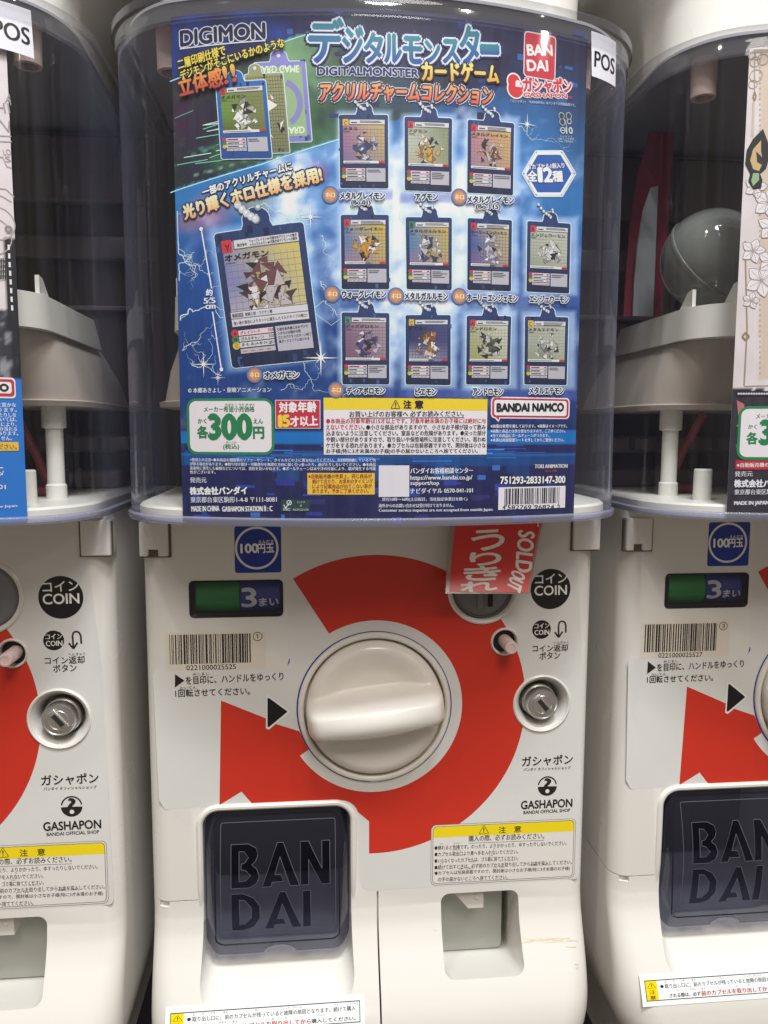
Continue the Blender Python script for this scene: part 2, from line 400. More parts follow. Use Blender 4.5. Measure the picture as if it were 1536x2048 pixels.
        def add(P, cs, lay):
            for t in f:
                if len(t) > 4 or self.surf != 'plane':
                    pass
                self.tri([P[i] for i in t], [cs[i] for i in t], lay)
        bold *= BOLD
        if out: out = (out[0], out[1] * OUTL)
        c0 = lin(col) if isinstance(col, str) else col
        if grad:
            g0, g1 = lin(grad[0]), lin(grad[1]); cs = [mixc(g0, g1, (p[1] - y0) / (y1 - y0)) for p in v]
        else: cs = [c0] * len(v)
        if out:
            oc = lin(out[0]); n = 8 if h > 12 else 5
            for i in range(n):
                q = 2 * pi * i / n; add(place(out[1] * cos(q), out[1] * sin(q)), [oc] * len(v), lay - 1 + i * 0.05)
        if bold:
            for i, (ox, oy) in enumerate(((-bold, 0), (bold, 0), (0, bold), (0, -bold)) if h > 12 else ((-bold, 0), (bold, 0))): add(place(ox, oy), cs, lay + i * 0.05)
        else: add(place(0, 0), cs, lay)
    def build(self, name, parent=None, mat=None, loc=None):
        me = bpy.data.meshes.new(name); me.from_pydata(self.v, [], self.f)
        at = me.color_attributes.new('ink', 'FLOAT_COLOR', 'CORNER')
        buf = []
        for c in self.c: buf += [min(0.92, c[0] * INK), min(0.92, c[1] * INK), min(0.92, c[2] * INK), 1.0]
        at.data.foreach_set('color', buf)
        me.materials.append(mat or M['ink'])
        o = bpy.data.objects.new(name, me); COL.objects.link(o)
        if parent: o.parent = parent
        if loc: o.location = loc
        return o
# ------------------------------------------------------------------ setting
bm = bmesh.new(); box(bm, -1.3, 1.3, 0.32, 0.34, -0.9, 1.1)
prop(bm_obj('back_wall', bm, M['navy'], smooth=False), 'dark navy panel seen in the gaps behind the machines', 'wall', kind='structure')
bm = bmesh.new(); box(bm, -1.3, 1.3, -0.25, 0.32, -0.92, -0.9)
prop(bm_obj('floor', bm, M['navy'], smooth=False), 'dark floor under the stacked machines', 'floor', kind='structure')

# ------------------------------------------------------------------ machine body
def body_ring(z, fr=0.0):
    k = sst(-0.196, -0.262, z); wd = 0.1462 - 0.020 * k * k; rc = 0.013 + 0.02 * sst(-0.15, -0.25, z)
    y = yf(z); pts = []
    for i in range(9):
        a = pi + pi / 2 * i / 8; pts.append((-wd + rc + rc * cos(a), y + rc + rc * sin(a), z))
    for i in range(9):
        a = -pi / 2 + pi / 2 * i / 8; pts.append((wd - rc + rc * cos(a), y + rc + rc * sin(a), z))
    return pts + [(wd, 0.25, z), (-wd, 0.25, z)]
def body_bm(z_top=0.1278):
    bm = bmesh.new()
    zs = [-0.30 + 0.004 * i for i in range(41)] + [-0.1379, z_top]
    loft(bm, [body_ring(z) for z in zs]); bmesh.ops.recalc_face_normals(bm, faces=bm.faces[:])
    return bm
def P0(px, py): return plane_pt(px, py)
HOLES = {}                                           # name -> (x, z, r) of the round holes in the front panel
def hole(name, px, py, rpx):
    a = P0(px, py); b = P0(px + rpx, py); HOLES[name] = (a[0], a[1], hypot(b[0] - a[0], b[1] - a[1]))
hole('coin', 966, 1177, 62.5); hole('button', 1009, 1283, 23.5); hole('lock', 1083.5, 1407, 51)
HOLES['knob'] = (0, 0, 0.0462)
KX = 0.0
def cutters():
    bm = bmesh.new()
    # capsule outlet: mouth with a floor that scoops forward
    xa, xb = -0.1125, -0.0155
    S = [(0.075, xa, xb, -0.150, -0.0655, 0.012), (0.03, xa, xb, -0.1745, -0.0655, 0.012), (0.0, xa, xb, -0.1785, -0.0655, 0.012), (-0.012, xa - 0.001, xb + 0.001, -0.1845, -0.0655, 0.013),
         (-0.02, xa - 0.002, xb + 0.002, -0.189, -0.0655, 0.014), (-0.028, xa - 0.004, xb + 0.004, -0.196, -0.0655, 0.017), (-0.05, xa - 0.012, xb + 0.012, -0.222, -0.0655, 0.03)]
    loft(bm, ring_y(S, 8))
    # coin return cup
    S = [(0.05, 0.0450, 0.0985, -0.1925, -0.132, 0.005), (0.0235, 0.0450, 0.0985, -0.1915, -0.132, 0.005), (0.0, 0.0452, 0.0988, -0.1865, -0.132, 0.006), (-0.0178, 0.0455, 0.0995, -0.1812, -0.132, 0.007), (-0.05, 0.0455, 0.0995, -0.172, -0.132, 0.008)]
    loft(bm, ring_y(S, 6))
    # coin counter window
    a = P0(379, 1236); b = P0(566, 1159)
    loft(bm, ring_y([(0.03, a[0], b[0], a[1], b[1], 0.003), (-0.01, a[0], b[0], a[1], b[1], 0.003)]))
    HOLES['win'] = (a[0], b[0], a[1], b[1])
    for n, dep in (('coin', 0.008), ('button', 0.014)):
        x, z, r = HOLES[n]; lathe(bm, [(r * 0.96, dep), (r, -0.01)], (x, 0, z), cap0=True, cap1=True)
    x, z, r = HOLES['lock']; lathe(bm, [(r * 0.74, 0.016), (r * 0.80, 0.006), (r * 0.93, 0.001), (r, 0), (r, -0.01)], (x, 0, z), cap0=True, cap1=True)
    lathe(bm, [(0.0462, 0.006), (0.0462, -0.01)], (0, 0, 0), n=72, cap0=True, cap1=True)
    # seams: between the two lower mouldings, under the front panel, and the small notch at the corner
    x = P0(755, 1850)[0]; box(bm, x - 0.0006, x + 0.0006, -0.06, 0.003, -0.31, -0.1275)
    z = P0(1000, 1768)[1]
    zl = P0(350, 1803)[1]; box(bm, -0.16, P0(396, 1800)[0], -0.003, 0.05, zl - 0.0004, zl + 0.0004)
    n = P0(329, 1806); box(bm, n[0] - 0.0032, n[0] + 0.0032, -0.003, 0.004, n[1] - 0.0032, n[1] + 0.0006)
    bmesh.ops.recalc_face_normals(bm, faces=bm.faces[:])
    return bm
def cut_body():
    a = bpy.data.meshes.new('body_shell'); b = body_bm(); b.to_mesh(a); b.free()
    c = bpy.data.meshes.new('cutter'); b = cutters(); b.to_mesh(c); b.free()
    oa = bpy.data.objects.new('body_shell', a); oc = bpy.data.objects.new('cutter', c); COL.objects.link(oa); COL.objects.link(oc)
    m = oa.modifiers.new('cut', 'BOOLEAN'); m.operation = 'DIFFERENCE'; m.solver = 'EXACT'; m.object = oc; m.use_self = True
    me = bpy.data.meshes.new_from_object(oa.evaluated_get(bpy.context.evaluated_depsgraph_get()))
    bpy.data.objects.remove(oa); bpy.data.objects.remove(oc); me.name = 'body_shell'
    return me
BODY = cut_body()

# ------------------------------------------------------------------ printed front panel (white film, red sweep, symbols), shared by all machines
INKD = '#23211f'
def circ(n, k=1.0, m=40):
    x, z, r = HOLES[n]; return [(x + r * k * cos(2 * pi * i / m), z + r * k * sin(2 * pi * i / m)) for i in range(m)]
def film_print():
    P = Print()
    px = [(580, 1048), (1150, 1046), (1164, 1300), (1158, 1745)]
    pts = [P.uv(*p) for p in px]
    for i in range(5):
        a = -pi / 2 * i / 4; c = P.uv(1148, 1750); pts.append((c[0] + 0.003 * cos(a), c[1] + 0.003 * sin(a)))
    e = P.uv(735, 1781); pts += [(e[0] + 0.0, e[1]), (e[0] - 0.003, e[1] + 0.002)]
    # round the capsule outlet, then the patch left of it
    pts += [(-0.0105, -0.118), (-0.0105, -0.078)]
    for i in range(1, 7):
        a = pi / 2 * i / 6; pts.append((-0.0225 + 0.012 * cos(a), -0.0745 + 0.012 * sin(a)))
    pts += [(-0.1035, -0.0625)]
    pts += [P.uv(330, 1619), P.uv(318, 1600), P.uv(306, 1350), P.uv(312, 1342), P.uv(578, 1332)]
    P.shape(pts, lin('#cdccc8'), 1, holes=[circ(n)[::-1] for n in ('coin', 'button', 'lock')] + [circ('knob', 1.04, 72)[::-1]])
    return P
def red_shape(P):
    R = 0.1005
    def outer():
        a = atan2(*reversed(P.uv(583, 1153))); e = atan2(*reversed(P.uv(738, 1706)))
        if e > a: e -= 2 * pi
        n = 260; pts = [(R * cos(a + (e - a) * i / n), R * sin(a + (e - a) * i / n)) for i in range(n + 1)]
        for nm, k in (('coin', 1.06), ('button', 1.06), ('lock', 1.05)):
            x, z, r = HOLES[nm]; r *= k
            ins = [i for i, p in enumerate(pts) if hypot(p[0] - x, p[1] - z) < r]
            if not ins: continue
            i0, i1 = ins[0], ins[-1]; A, B = pts[i0], pts[i1]
            aa, ab = atan2(A[1] - z, A[0] - x), atan2(B[1] - z, B[0] - x)
            best = None
            for dl in (0, 2 * pi, -2 * pi):
                mid = (aa + ab + dl) / 2; d = hypot(x + r * cos(mid), z + r * sin(mid))
                if abs(ab + dl - aa) <= 2 * pi and (best is None or d < best[0]): best = (d, ab + dl)
            arc = [(x + r * cos(aa + (best[1] - aa) * j / 24), z + r * sin(aa + (best[1] - aa) * j / 24)) for j in range(25)]
            pts = pts[:i0] + arc + pts[i1 + 1:]
        return pts
    pts = outer()
    u = P.uv
    pts += [(P.uv(738, 1706)[0], -0.078)]
    for i in range(1, 7):
        a = pi / 2 * i / 6; pts.append((-0.0225 + 0.012 * cos(a), -0.0745 + 0.012 * sin(a)))
    pts += [u(509, 1612.5), u(483, 1583), u(439, 1610), u(442, 1401)]
    b = u(536, 1438)
    pts += [u(533, 1437), u(533, 1455), u(537, 1458), u(549, 1447)]
    pts += [u(598, 1462)]
    a0 = atan2(*reversed(u(598, 1462))); a1 = atan2(*reversed(u(616, 1500)))
    if a1 < 0: a1 += 2 * pi
    if a0 < 0: a0 += 2 * pi
    pts += [(0.0509 * cos(a0 + (a1 - a0) * i / 6), 0.0509 * sin(a0 + (a1 - a0) * i / 6)) for i in range(1, 7)]
    RI = 0.0578; s = atan2(*reversed(u(600, 1511))); e = atan2(*reversed(u(656, 1264)))
    if s < 0: s += 2 * pi
    # counter-clockwise from lower left, through the bottom and right, to the upper left
    s -= 2 * pi
    if e < s: e += 2 * pi
    pts += [(RI * cos(s + (e - s) * i / 90), RI * sin(s + (e - s) * i / 90)) for i in range(91)]
    P.shape(pts, lin('#bf3122'), 2)
def ruby(P, s, L, R, h=5.5): P.text(s, L, R, h, INKD, 4)
def panel_print():
    P = film_print(); red_shape(P)
    t = P.text
    # blue ring, thick at the bottom left and thin at the upper right, with its gap underneath
    n = 120
    for i in range(n):
        a, b = -pi / 2 - 0.05 - (2 * pi - 0.1) * i / n, -pi / 2 - 0.05 - (2 * pi - 0.1) * (i + 1) / n
        wd = lambda q: 0.0003 + 0.0008 * (0.5 + 0.5 * cos(q + pi * 0.68)) if True else 0
        P.tri([((0.0506 - wd(a)) * cos(a), (0.0506 - wd(a)) * sin(a)), (0.0508 * cos(a), 0.0508 * sin(a)), (0.0508 * cos(b), 0.0508 * sin(b)), ((0.0506 - wd(b)) * cos(b), (0.0506 - wd(b)) * sin(b))], [lin('#22338a')] * 4, 3)
    # black disc, coin words
    P.disc(1101, 1178, 0.01345, '#1b1a1c', 2)
    t('コイン', (1070, 1168), (1134, 1165), 19, '#e8e4de', 4, 0.00022); t('COIN', (1069, 1191), (1133, 1189), 19, '#e8e4de', 4, 0.0003)
    P.disc(1083, 1259, 0.0063, '#1b1a1c', 2)
    t('コイン', (1069, 1257), (1098, 1256), 10, '#e8e4de', 4, 0.00012); t('COIN', (1069, 1270), (1098, 1269), 10, '#e8e4de', 4, 0.00014)
    P.line([(1117, 1274), (1117, 1250), (1119, 1244), (1124, 1242), (1129, 1244), (1131.5, 1250), (1131.5, 1265)], 0.0011, INKD, 3)
    P.line([(1109.5, 1264), (1117, 1274.5)], 0.0011, INKD, 3.4); P.line([(1117, 1274.5), (1125, 1263)], 0.0011, INKD, 3.5)
    ruby(P, 'へんきゃく', (1107, 1288), (1137, 1287))
    t('コイン返却', (1065, 1304), (1135, 1302), 14, INKD, 4, 0.00012); t('ボタン', (1079, 1319), (1120, 1317), 14, INKD, 4, 0.00012)
    # turning hint
    P.poly([(350, 1348), (369, 1361), (350, 1375)], INKD, 3)
    ruby(P, 'めじるし', (386, 1351), (418, 1350)); ruby(P, 'かいてん', (360, 1379), (393, 1377))
    t('を目印に、ハンドルをゆっくり', (372, 1369), (567, 1360), 16, INKD, 4, 0.00012)
    t('1回転させてください。', (351, 1394), (500, 1389), 15, INKD, 4, 0.00012)
    P.poly([(532, 1393), (537, 1390), (579, 1421), (578, 1426), (538, 1459), (532, 1457)], '#d8d8d6', 2.6)
    P.poly([(535, 1397), (537, 1395), (574, 1422), (574, 1424), (538, 1454), (535, 1453)], '#17171a', 3.4)
    # shop name
    t('ガシャポン', (1044, 1533), (1145, 1528), 20, INKD, 4, 0.00022); t('バンダイ オフィシャルショップ', (1047, 1542), (1141, 1538), 6, INKD, 4, 0.00006)
    c = (1094.5, 1571)
    P.disc(c[0], c[1], 0.0066, INKD, 3, r_in=0.0057, a0=0.12, a1=pi - 0.12); P.disc(c[0], c[1] + 1.5, 0.0066, INKD, 3, a0=pi + 0.02, a1=2 * pi - 0.02)
    t('?', (1088, 1583), (1101, 1582.5), 26, INKD, 4, 0.0005); P.disc(1094.5, 1582, 0.0014, '#d8d6d2', 5)
    t('GASHAPON', (1042, 1618), (1144, 1613), 16, INKD, 4, 0.0003); t('BANDAI OFFICIAL SHOP', (1047, 1628), (1140, 1623), 6.5, INKD, 4, 0.0001)
    # caution label
    q = lambda x0, y0, x1, y1, c, l, r: P.rect(x0, y0, x1, y1, c, l, r)
    a, b = P.uv(861, 1771), P.uv(1152, 1636.5)
    P.shape(rrect(a[0], b[0], a[1], b[1], 0.0035), lin('#77726b'), 2.6); P.shape(rrect(a[0] + .0003, b[0] - .0003, a[1] + .0003, b[1] - .0003, 0.0033), lin('#cdcac3'), 3)
    P.shape(rrect(a[0] + .0012, b[0] - .0012, a[1] + .0012, b[1] - .0012, 0.0028), lin('#3a3834'), 3.4); P.shape(rrect(a[0] + .0015, b[0] - .0015, a[1] + .0015, b[1] - .0015, 0.0026), lin('#d4d1cb'), 3.8)
    x0, x1, zt = a[0] + .0015, b[0] - .0015, b[1] - .0015
    hd = [p for p in rrect(x0, x1, a[1] + .0015, zt, 0.0026) if p[1] > zt - 0.0075]; P.shape([(x1, zt - 0.0075)] + hd + [(x0, zt - 0.0075)], lin('#e2c91c'), 4.2)
    t('⚠', (958, 1668), (977, 1667), 17, INKD, 5, 0.0001); t('注', (997, 1666), (1011, 1665.5), 13, INKD, 5, 0.0001); t('意', (1028, 1664.5), (1042, 1664), 13, INKD, 5, 0.0001)
    ruby(P, 'ちゅう', (997, 1651.5), (1010, 1651), 4); ruby(P, 'い', (1033, 1650), (1037, 1650), 3.5)
    t('購入の際、必ずお読みください。', (937, 1683), (1088, 1677), 12, INKD, 5, 0.00008); P.line([(937, 1686), (1088, 1680)], 0.00022, INKD, 5)
    ruby(P, 'こうにゅう', (940, 1672.5), (958, 1671.7), 3.5); ruby(P, 'かなら', (986, 1671), (998, 1670.5), 3.5)
    rows = [('●倒れると危険です。のったり、よりかかったり、ゆすったりしないでください。', 869, 1700, 1133, 1690), ('●カプセル取出口より奥へ手を入れないでください。', 869, 1713, 1036, 1707),
            ('●いらなくなったカプセルは、ゴミ箱に捨ててください。', 869, 1726, 1036, 1720), ('●続けて出すときは、必ず前のカプセルを取り出してからお金を投入してください。', 869, 1739, 1143, 1728),
            ('●カプセルは包装容器ですので、開封後は小さなお子様(特に3才未満のお子様)', 869, 1751, 1139, 1741), ('の手の届かないところへ捨ててください。', 876, 1763, 1015, 1758)]
    for s, xa, ya, xb, yb in rows: t(s, (xa, ya), (xb, yb), 9, INKD, 5, 0.00005)
    for i, (xa, xb, y) in enumerate([(879, 887, 1689), (907, 921, 1688), (906, 922, 1701.5), (986, 990, 1699), (978, 986, 1712.5), (880, 886, 1728.5), (940, 950, 1725), (1000, 1030, 1722.5), (917, 945, 1739), (985, 1010, 1736), (1060, 1100, 1731.5)]):
        ruby(P, random.choice(['たお', 'きけん', 'とりだし', 'ほうそう', 'まえ']), (xa, y), (xb, y - (xb - xa) * 0.04), 3.2)
    return P
PANEL = panel_print()
def coin_sticker_print():
    P = Print(); t = P.text
    a, b = P.uv(470, 1146), P.uv(562, 1052)
    P.shape(rrect(a[0], b[0], a[1], b[1], 0.0015), lin('#14308f'), 2)
    P.disc(513.5, 1096, 0.0136, '#dcdad6', 3, r_in=0.0122, n=56)
    t('100', (482, 1106), (516, 1105), 18, '#eeece8', 4, 0.0005); t('円玉', (516, 1106), (548, 1105), 18, '#eeece8', 4, 0.0003); t('えんだま', (517, 1086.5), (547, 1086), 6.5, '#eeece8', 4, 0.00008)
    return P
COINP = coin_sticker_print()
CODE = '10110010111010010110100111011010010110111001011010011101001011011010010111010011010111001011'
def barcode_print(num, circled):
    P = Print(); P.rect(332, 1342, 531, 1262, '#d0c8bc', 1.4, 0.0006); r = random.Random(num)
    P.rect(333, 1341, 530, 1263, '#cfc6b8', 1.8, 0.0005)
    a, b = P.uv(340, 1329), P.uv(501, 1266.5); n = 118; w_ = (b[0] - a[0]) / n; i = 0; P.poly([(575, 1331), (578, 1318), (579.5, 1317), (579.5, 1325), (573, 1332.5)], '#1f3590', 3)
    while i < n:
        k = r.choice((1, 1, 2, 2, 3)); P.shape([(a[0] + i * w_, a[1]), (a[0] + min(n, i + k) * w_, a[1]), (a[0] + min(n, i + k) * w_, b[1]), (a[0] + i * w_, b[1])], lin('#2a2826'), 2.4); i += k + r.choice((1, 1, 2))
    P.text('%s' % num, (373, 1340.5), (472, 1338), 10, INKD, 3, 0.00006); P.text(circled, (506, 1282), (525, 1281.5), 18, INKD, 3)
    return P
def chin_sticker_print():
    P = Print('chin', 0.0, 0.0004); mx = PITCH
    P.mx = PITCH                                    # read off the right-hand machine, where the whole sticker is in view
    dx = 0.0013
    a = P.uv(1287, 1961); b = P.uv(1303, 2002)
    x0, x1 = a[0] - .001, a[0] + 0.119; z1, z0 = a[1], b[1]
    s = lambda u, v: (x0 + (x1 - x0) * u, z0 + (z1 - z0) * v)
    P.shape([(x0 - .003, z0 - .003), (x1 + .003, z0 - .003), (x1 + .003, z1 + .003), (x0 - .003, z1 + .003)], lin('#dfe2e4'), 0)
    P.shape([s(0, 0), s(1, 0), s(1, 1), s(0, 1)], lin('#2c2c2c'), 1)
    e = 0.0005; P.shape([(x0 + e, z0 + e), (x1 - e, z0 + e), (x1 - e, z1 - e), (x0 + e, z1 - e)], lin('#e3e6e8'), 2)
    P.shape([(x0 + e, z0 + e), (x0 + .0085, z0 + e), (x0 + .0085, z1 - e), (x0 + e, z1 - e)], lin('#e6c800'), 3)
    def tx(st, u0, u1, v, hv, col, bold=0.00005):
        v_, f, X0, X1, Y0, Y1 = glyphs(st, 2); kx = (x1 - x0) * (u1 - u0) / (X1 - X0); ky = (z1 - z0) * hv / (Y1 - Y0)
        for ox in ((-bold, bold) if bold else (0,)):
            q = [(x0 + (x1 - x0) * u0 + (x - X0) * kx + ox, z0 + (z1 - z0) * v + (y - Y0) * ky) for x, y in v_]
            for f_ in f: P.tri([q[i] for i in f_], [lin(col)] * len(f_), 4 + (ox > 0) * .05)
    tx('⚠', .014, .062, .62, .26, INKD); tx('注', .022, .055, .34, .2, INKD); tx('意', .022, .055, .08, .2, INKD)
    tx('●', .088, .108, .60, .15, INKD, 0); tx('取り出し口に、前のカプセルが残っていると故障の原因となります。続けて購入', .115, .975, .56, .22, INKD)
    tx('される際は、必ず', .135, .315, .12, .2, INKD); tx('前のカプセルを取り出してから', .32, .735, .1, .25, '#b5282c', 0.0001); tx('購入してください。', .74, .975, .12, .2, INKD)
    for u, s_ in ((.118, 'と'), (.165, 'だ'), (.21, 'ぐち'), (.275, 'まえ'), (.44, 'のこ'), (.575, 'こしょう'), (.64, 'げんいん'), (.86, 'つづ'), (.93, 'こうにゅう')): tx(s_, u, u + .012 * len(s_), .83, .1, INKD, 0)
    for u, s_ in ((.175, 'さい'), (.255, 'かなら'), (.325, 'まえ'), (.53, 'と'), (.6, 'だ'), (.75, 'こうにゅう')): tx(s_, u, u + .012 * len(s_), .4, .09, INKD, 0)
    return P
CHINP = chin_sticker_print()
def pos_print():
    P = Print('hopper', 0.0, 0.0006)
    P.poly([(1181, 63), (1230, 86), (1228.5, 175), (1182, 153)], '#cfcdd6', 1)
    c0 = P.uv(1187, 134); c1 = P.uv(1226, 142); z = c0[1]; hgt = 0.0082
    v, f, X0, X1, Y0, Y1 = glyphs('POS', 4)
    for o in (-.00022, .00022):
        q = [(c0[0] + (x - X0) / (X1 - X0) * (c1[0] - c0[0]) + o, z + (y - Y0) / (Y1 - Y0) * hgt) for x, y in v]
        for t in f: P.tri([q[i] for i in t], [lin('#17161c')] * len(t), 3 + (o > 0) * .05)
    return P
POSP = pos_print()

# ------------------------------------------------------------------ machine parts
def knob_bm():
    bm = bmesh.new(); NR, NA = 56, 160; tilt = radians(6.5); R = 0.0445
    def h(x, z):
        r = hypot(x, z); a = x * cos(tilt) + z * sin(tilt); b = -x * sin(tilt) + z * cos(tilt)
        base = 0.0085 * sqrt(max(0, 1 - max(0, (r - 0.0365) / 0.0085) ** 2)) - 0.0015
        dip = 0.0062 * sst(0.0415, 0.022, r)
        bend = 0.0022 * (a / 0.0445) ** 2               # the grip narrows towards its ends
        top = sst(0.0150 - bend, 0.0062 - bend, b) * sst(-0.0195 + bend, -0.0088 + bend, b)
        ends = sqrt(max(0, 1 - (a / 0.0446) ** 2)) ** 0.55
        crown = 0.0235 * (1 - 0.16 * ((b + 0.001) / 0.009) ** 2 if abs(b) < 0.009 else 0.84)
        return base - dip * (1 - top * ends) + ends * top * crown
    rings = []
    for i in range(NR + 1):
        r = R * (i / NR) ** 0.9 if i else 0
        if i == 0: rings.append([bm.verts.new((0, -h(0, 0), 0))]); continue
        rings.append([bm.verts.new((r * cos(2 * pi * k / NA), -h(r * cos(2 * pi * k / NA), r * sin(2 * pi * k / NA)), r * sin(2 * pi * k / NA))) for k in range(NA)])
    for k in range(NA): bm.faces.new((rings[0][0], rings[1][k], rings[1][(k + 1) % NA]))
    for a, b in zip(rings[1:], rings[2:]):
        for k in range(NA): bm.faces.new((a[k], b[k], b[(k + 1) % NA], a[(k + 1) % NA]))
    back = [bm.verts.new((v.co.x, 0.005, v.co.z)) for v in rings[-1]]
    for k in range(NA): bm.faces.new((rings[-1][k], back[k], back[(k + 1) % NA], rings[-1][(k + 1) % NA]))
    return bm
def plan_ring(z, off, yb=0.145):
    """closed hopper plan at height z, off metres outside the wall"""
    L = SA + RC * (pi / 2 - _a0); pts = []
    for i in range(-44, 45):
        s = L * i / 44; x, y = hop(s, off); pts.append((x, y, z))
    x = CX + RC + off
    for i in range(7):
        a = pi / 2 * i / 6; pts.append((x - 0.02 + 0.02 * cos(a), yb - 0.02 + off + 0.02 * sin(a), z))
    for i in range(7):
        a = pi / 2 + pi / 2 * i / 6; pts.append((-x + 0.02 + 0.02 * cos(a), yb - 0.02 + off + 0.02 * sin(a), z))
    return pts
ZB, ZT = 0.1292, 0.3995
def hopper_bm():
    bm = bmesh.new(); loft(bm, [plan_ring(z, o) for z, o in ((ZB + 0.004, 0.0004), (0.2, 0), (0.3, 0), (ZT - 0.012, 0.0004))], cap=False); return bm
def rim_bm(prof):
    bm = bmesh.new(); rings = [plan_ring(z, o) for o, z in prof]; vs = [[bm.verts.new(p) for p in r] for r in rings]; n = len(vs[0])
    for i in range(len(vs)):
        a, b = vs[i], vs[(i + 1) % len(vs)]
        for k in range(n): bm.faces.new((a[k], a[(k + 1) % n], b[(k + 1) % n], b[k]))
    return bm
def flap_parts(root):
    x0, x1, z1, z0 = -0.1113, -0.0167, -0.0666, -0.1668
    def fy(z):
        t = (z - z0) / (z1 - z0); return 0.007 - 0.016 * sin(pi * (0.10 + 0.84 * t)) ** 0.8
    xm = P0(560, 1890)[0]; rn = 0.0105
    pts = rrect(x0, x1, z0, z1, 0.0125, 10)
    k0 = max(range(len(pts)), key=lambda i: (pts[i][1] < z0 + 1e-6, pts[i][0]))      # bottom right end of the straight lower edge
    low = [(xm + rn * cos(a_), z0 + 0.0066 * sin(a_)) for a_ in [pi * i / 16 for i in range(17)]]
    low = [q_ for q_ in low]
    outl = []
    for i, q_ in enumerate(pts):
        outl.append(q_)
    lb = [i for i in range(len(outl)) if abs(outl[i][1] - z0) < 1e-7 and outl[i][0] < xm][0]
    outl = outl[:lb + 1] + low[::-1] + outl[lb + 1:]
    inner = [(x0 + (x1 - x0) * i / 40, z0 + (z1 - z0) * j_ / 44) for i in range(1, 40) for j_ in range(1, 44)]
    inner = [q_ for q_ in inner if in_poly(q_[0], q_[1], outl) and min(hypot(q_[0] - o_[0], q_[1] - o_[1]) for o_ in outl) > 0.0008]
    allp = outl + inner; no = len(outl)
    vo, _, fo_ = delaunay_2d_cdt([Vector((q_[0] * 1000, q_[1] * 1000)) for q_ in allp], [(i, (i + 1) % no) for i in range(no)], [], 1, 1e-5)[:3]
    bm = bmesh.new(); vs = []
    for v_ in vo:
        x, z = v_.x / 1000, v_.y / 1000; d = min(x - x0, x1 - x)
        vs.append(bm.verts.new((x, fy(z) + 0.006 * (1 - sst(0, 0.007, d)), z)))
    for f_ in fo_: bm.faces.new([vs[i] for i in f_])
    fo = bm_obj('capsule_flap', bm, M['flap'], root)
    # raised panel and letters moulded into the flap
    def surf(x, z, o): return (x, fy(z) - o, z)
    P = Print('fn', 0.0, 0.0003, (-0.006, surf))
    dark = (0.005, 0.006, 0.02)
    lw = 0.00035
    a = (-0.1002, -0.1462); b = (-0.0262, -0.0742); fr = rrect(a[0], b[0], a[1], b[1], 0.0012, 2)
    E = Print('fn', 0.0, 0.0003, (-0.006, surf)); E.line_uv(fr + fr[:1], lw, (0.10, 0.105, 0.13), 1)
    L_ = {'B': (0, 22, [[(0, 0), (13, 0), (19, 3), (21, 8.5), (19, 14), (15.5, 17), (18.5, 20), (20, 24), (18.5, 29), (13, 32), (0, 32)], [(6, 5), (11, 5.5), (14.5, 9), (11, 13), (7.5, 14), (7.5, 18), (10, 18.5), (13, 22.5), (10, 26.5), (6, 27)]]),
          'A': (0, 24, [[(-2, 0), (9.5, 32), (14, 32), (26, 0), (19, 0), (11.5, 22), (7.5, 9), (12, 9), (14, 3.5), (5.5, 3.5), (4.5, 0)]]),
          'N': (0, 22, [[(0, 0), (0, 32), (6, 32), (16, 12), (16, 32), (22, 32), (22, 0), (16, 0), (6, 19), (6, 0)]]),
          'D': (0, 22, [[(0, 0), (9, 0), (17, 3), (21.5, 10), (21.5, 21), (17, 28), (9, 32), (0, 32)], [(6, 5), (10, 5.5), (15, 11), (15, 20), (10, 26.5), (6, 27)]]),
          'I': (0, 6, [[(0, 0), (0, 32), (6, 32), (6, 0)]])}
    def put(ch, x, z, k):
        lp = [[(x + p[0] * k, z + p[1] * k) for p in l] for l in L_[ch][2]]
        if len(lp) > 1: P.shape(lp[0], dark, 2, holes=[lp[1][::-1]])
        else: P.shape(lp[0], dark, 2)
        for l in lp: E.line_uv(l + l[:1], lw, (0.10, 0.105, 0.13), 2)
    k = 0.00086; zb1 = -0.1145; zb2 = -0.1462
    put('B', -0.0935, zb1, k); put('A', -0.0720, zb1, k); put('N', -0.0488, zb1, k)
    k2 = 0.00080; put('D', -0.0935, zb2 + .001, k * .98); put('A', -0.0705, zb2 + .001, k * .98); put('I', -0.0475, zb2 + .001, k * .98)
    P.build('moulded_letters', fo, M['flap_dark']); E.build('moulded_outline', fo, M['film'])
    # rounded outer edge of the flap, catching light
    bm = bmesh.new(); tube(bm, [(q_[0], fy(q_[1]) + 0.006 * (1 - sst(0, 0.007, min(q_[0] - x0, x1 - q_[0]))), q_[1]) for q_ in outl], 0.0007, closed=True); bm_obj('flap_edge', bm, M['rim'], fo)
    bm = bmesh.new()
    tube(bm, [surf(q_[0], q_[1], 0.0) for q_ in rrect(x0 + 0.0068, x1 - 0.0068, z0 + 0.0092, z1 - 0.004, 0.006, 6)], 0.0005, closed=True); bm_obj('flap_ridge', bm, M['flap'], fo)
    # bright lip along the notch
    bm = bmesh.new(); tube(bm, [(xm + rn * cos(a_), fy(z0) + 0.0004, z0 + 0.0066 * sin(a_)) for a_ in [pi * i / 14 for i in range(15)]], 0.0007); bm_obj('finger_notch', bm, M['rim'], fo)
    return fo
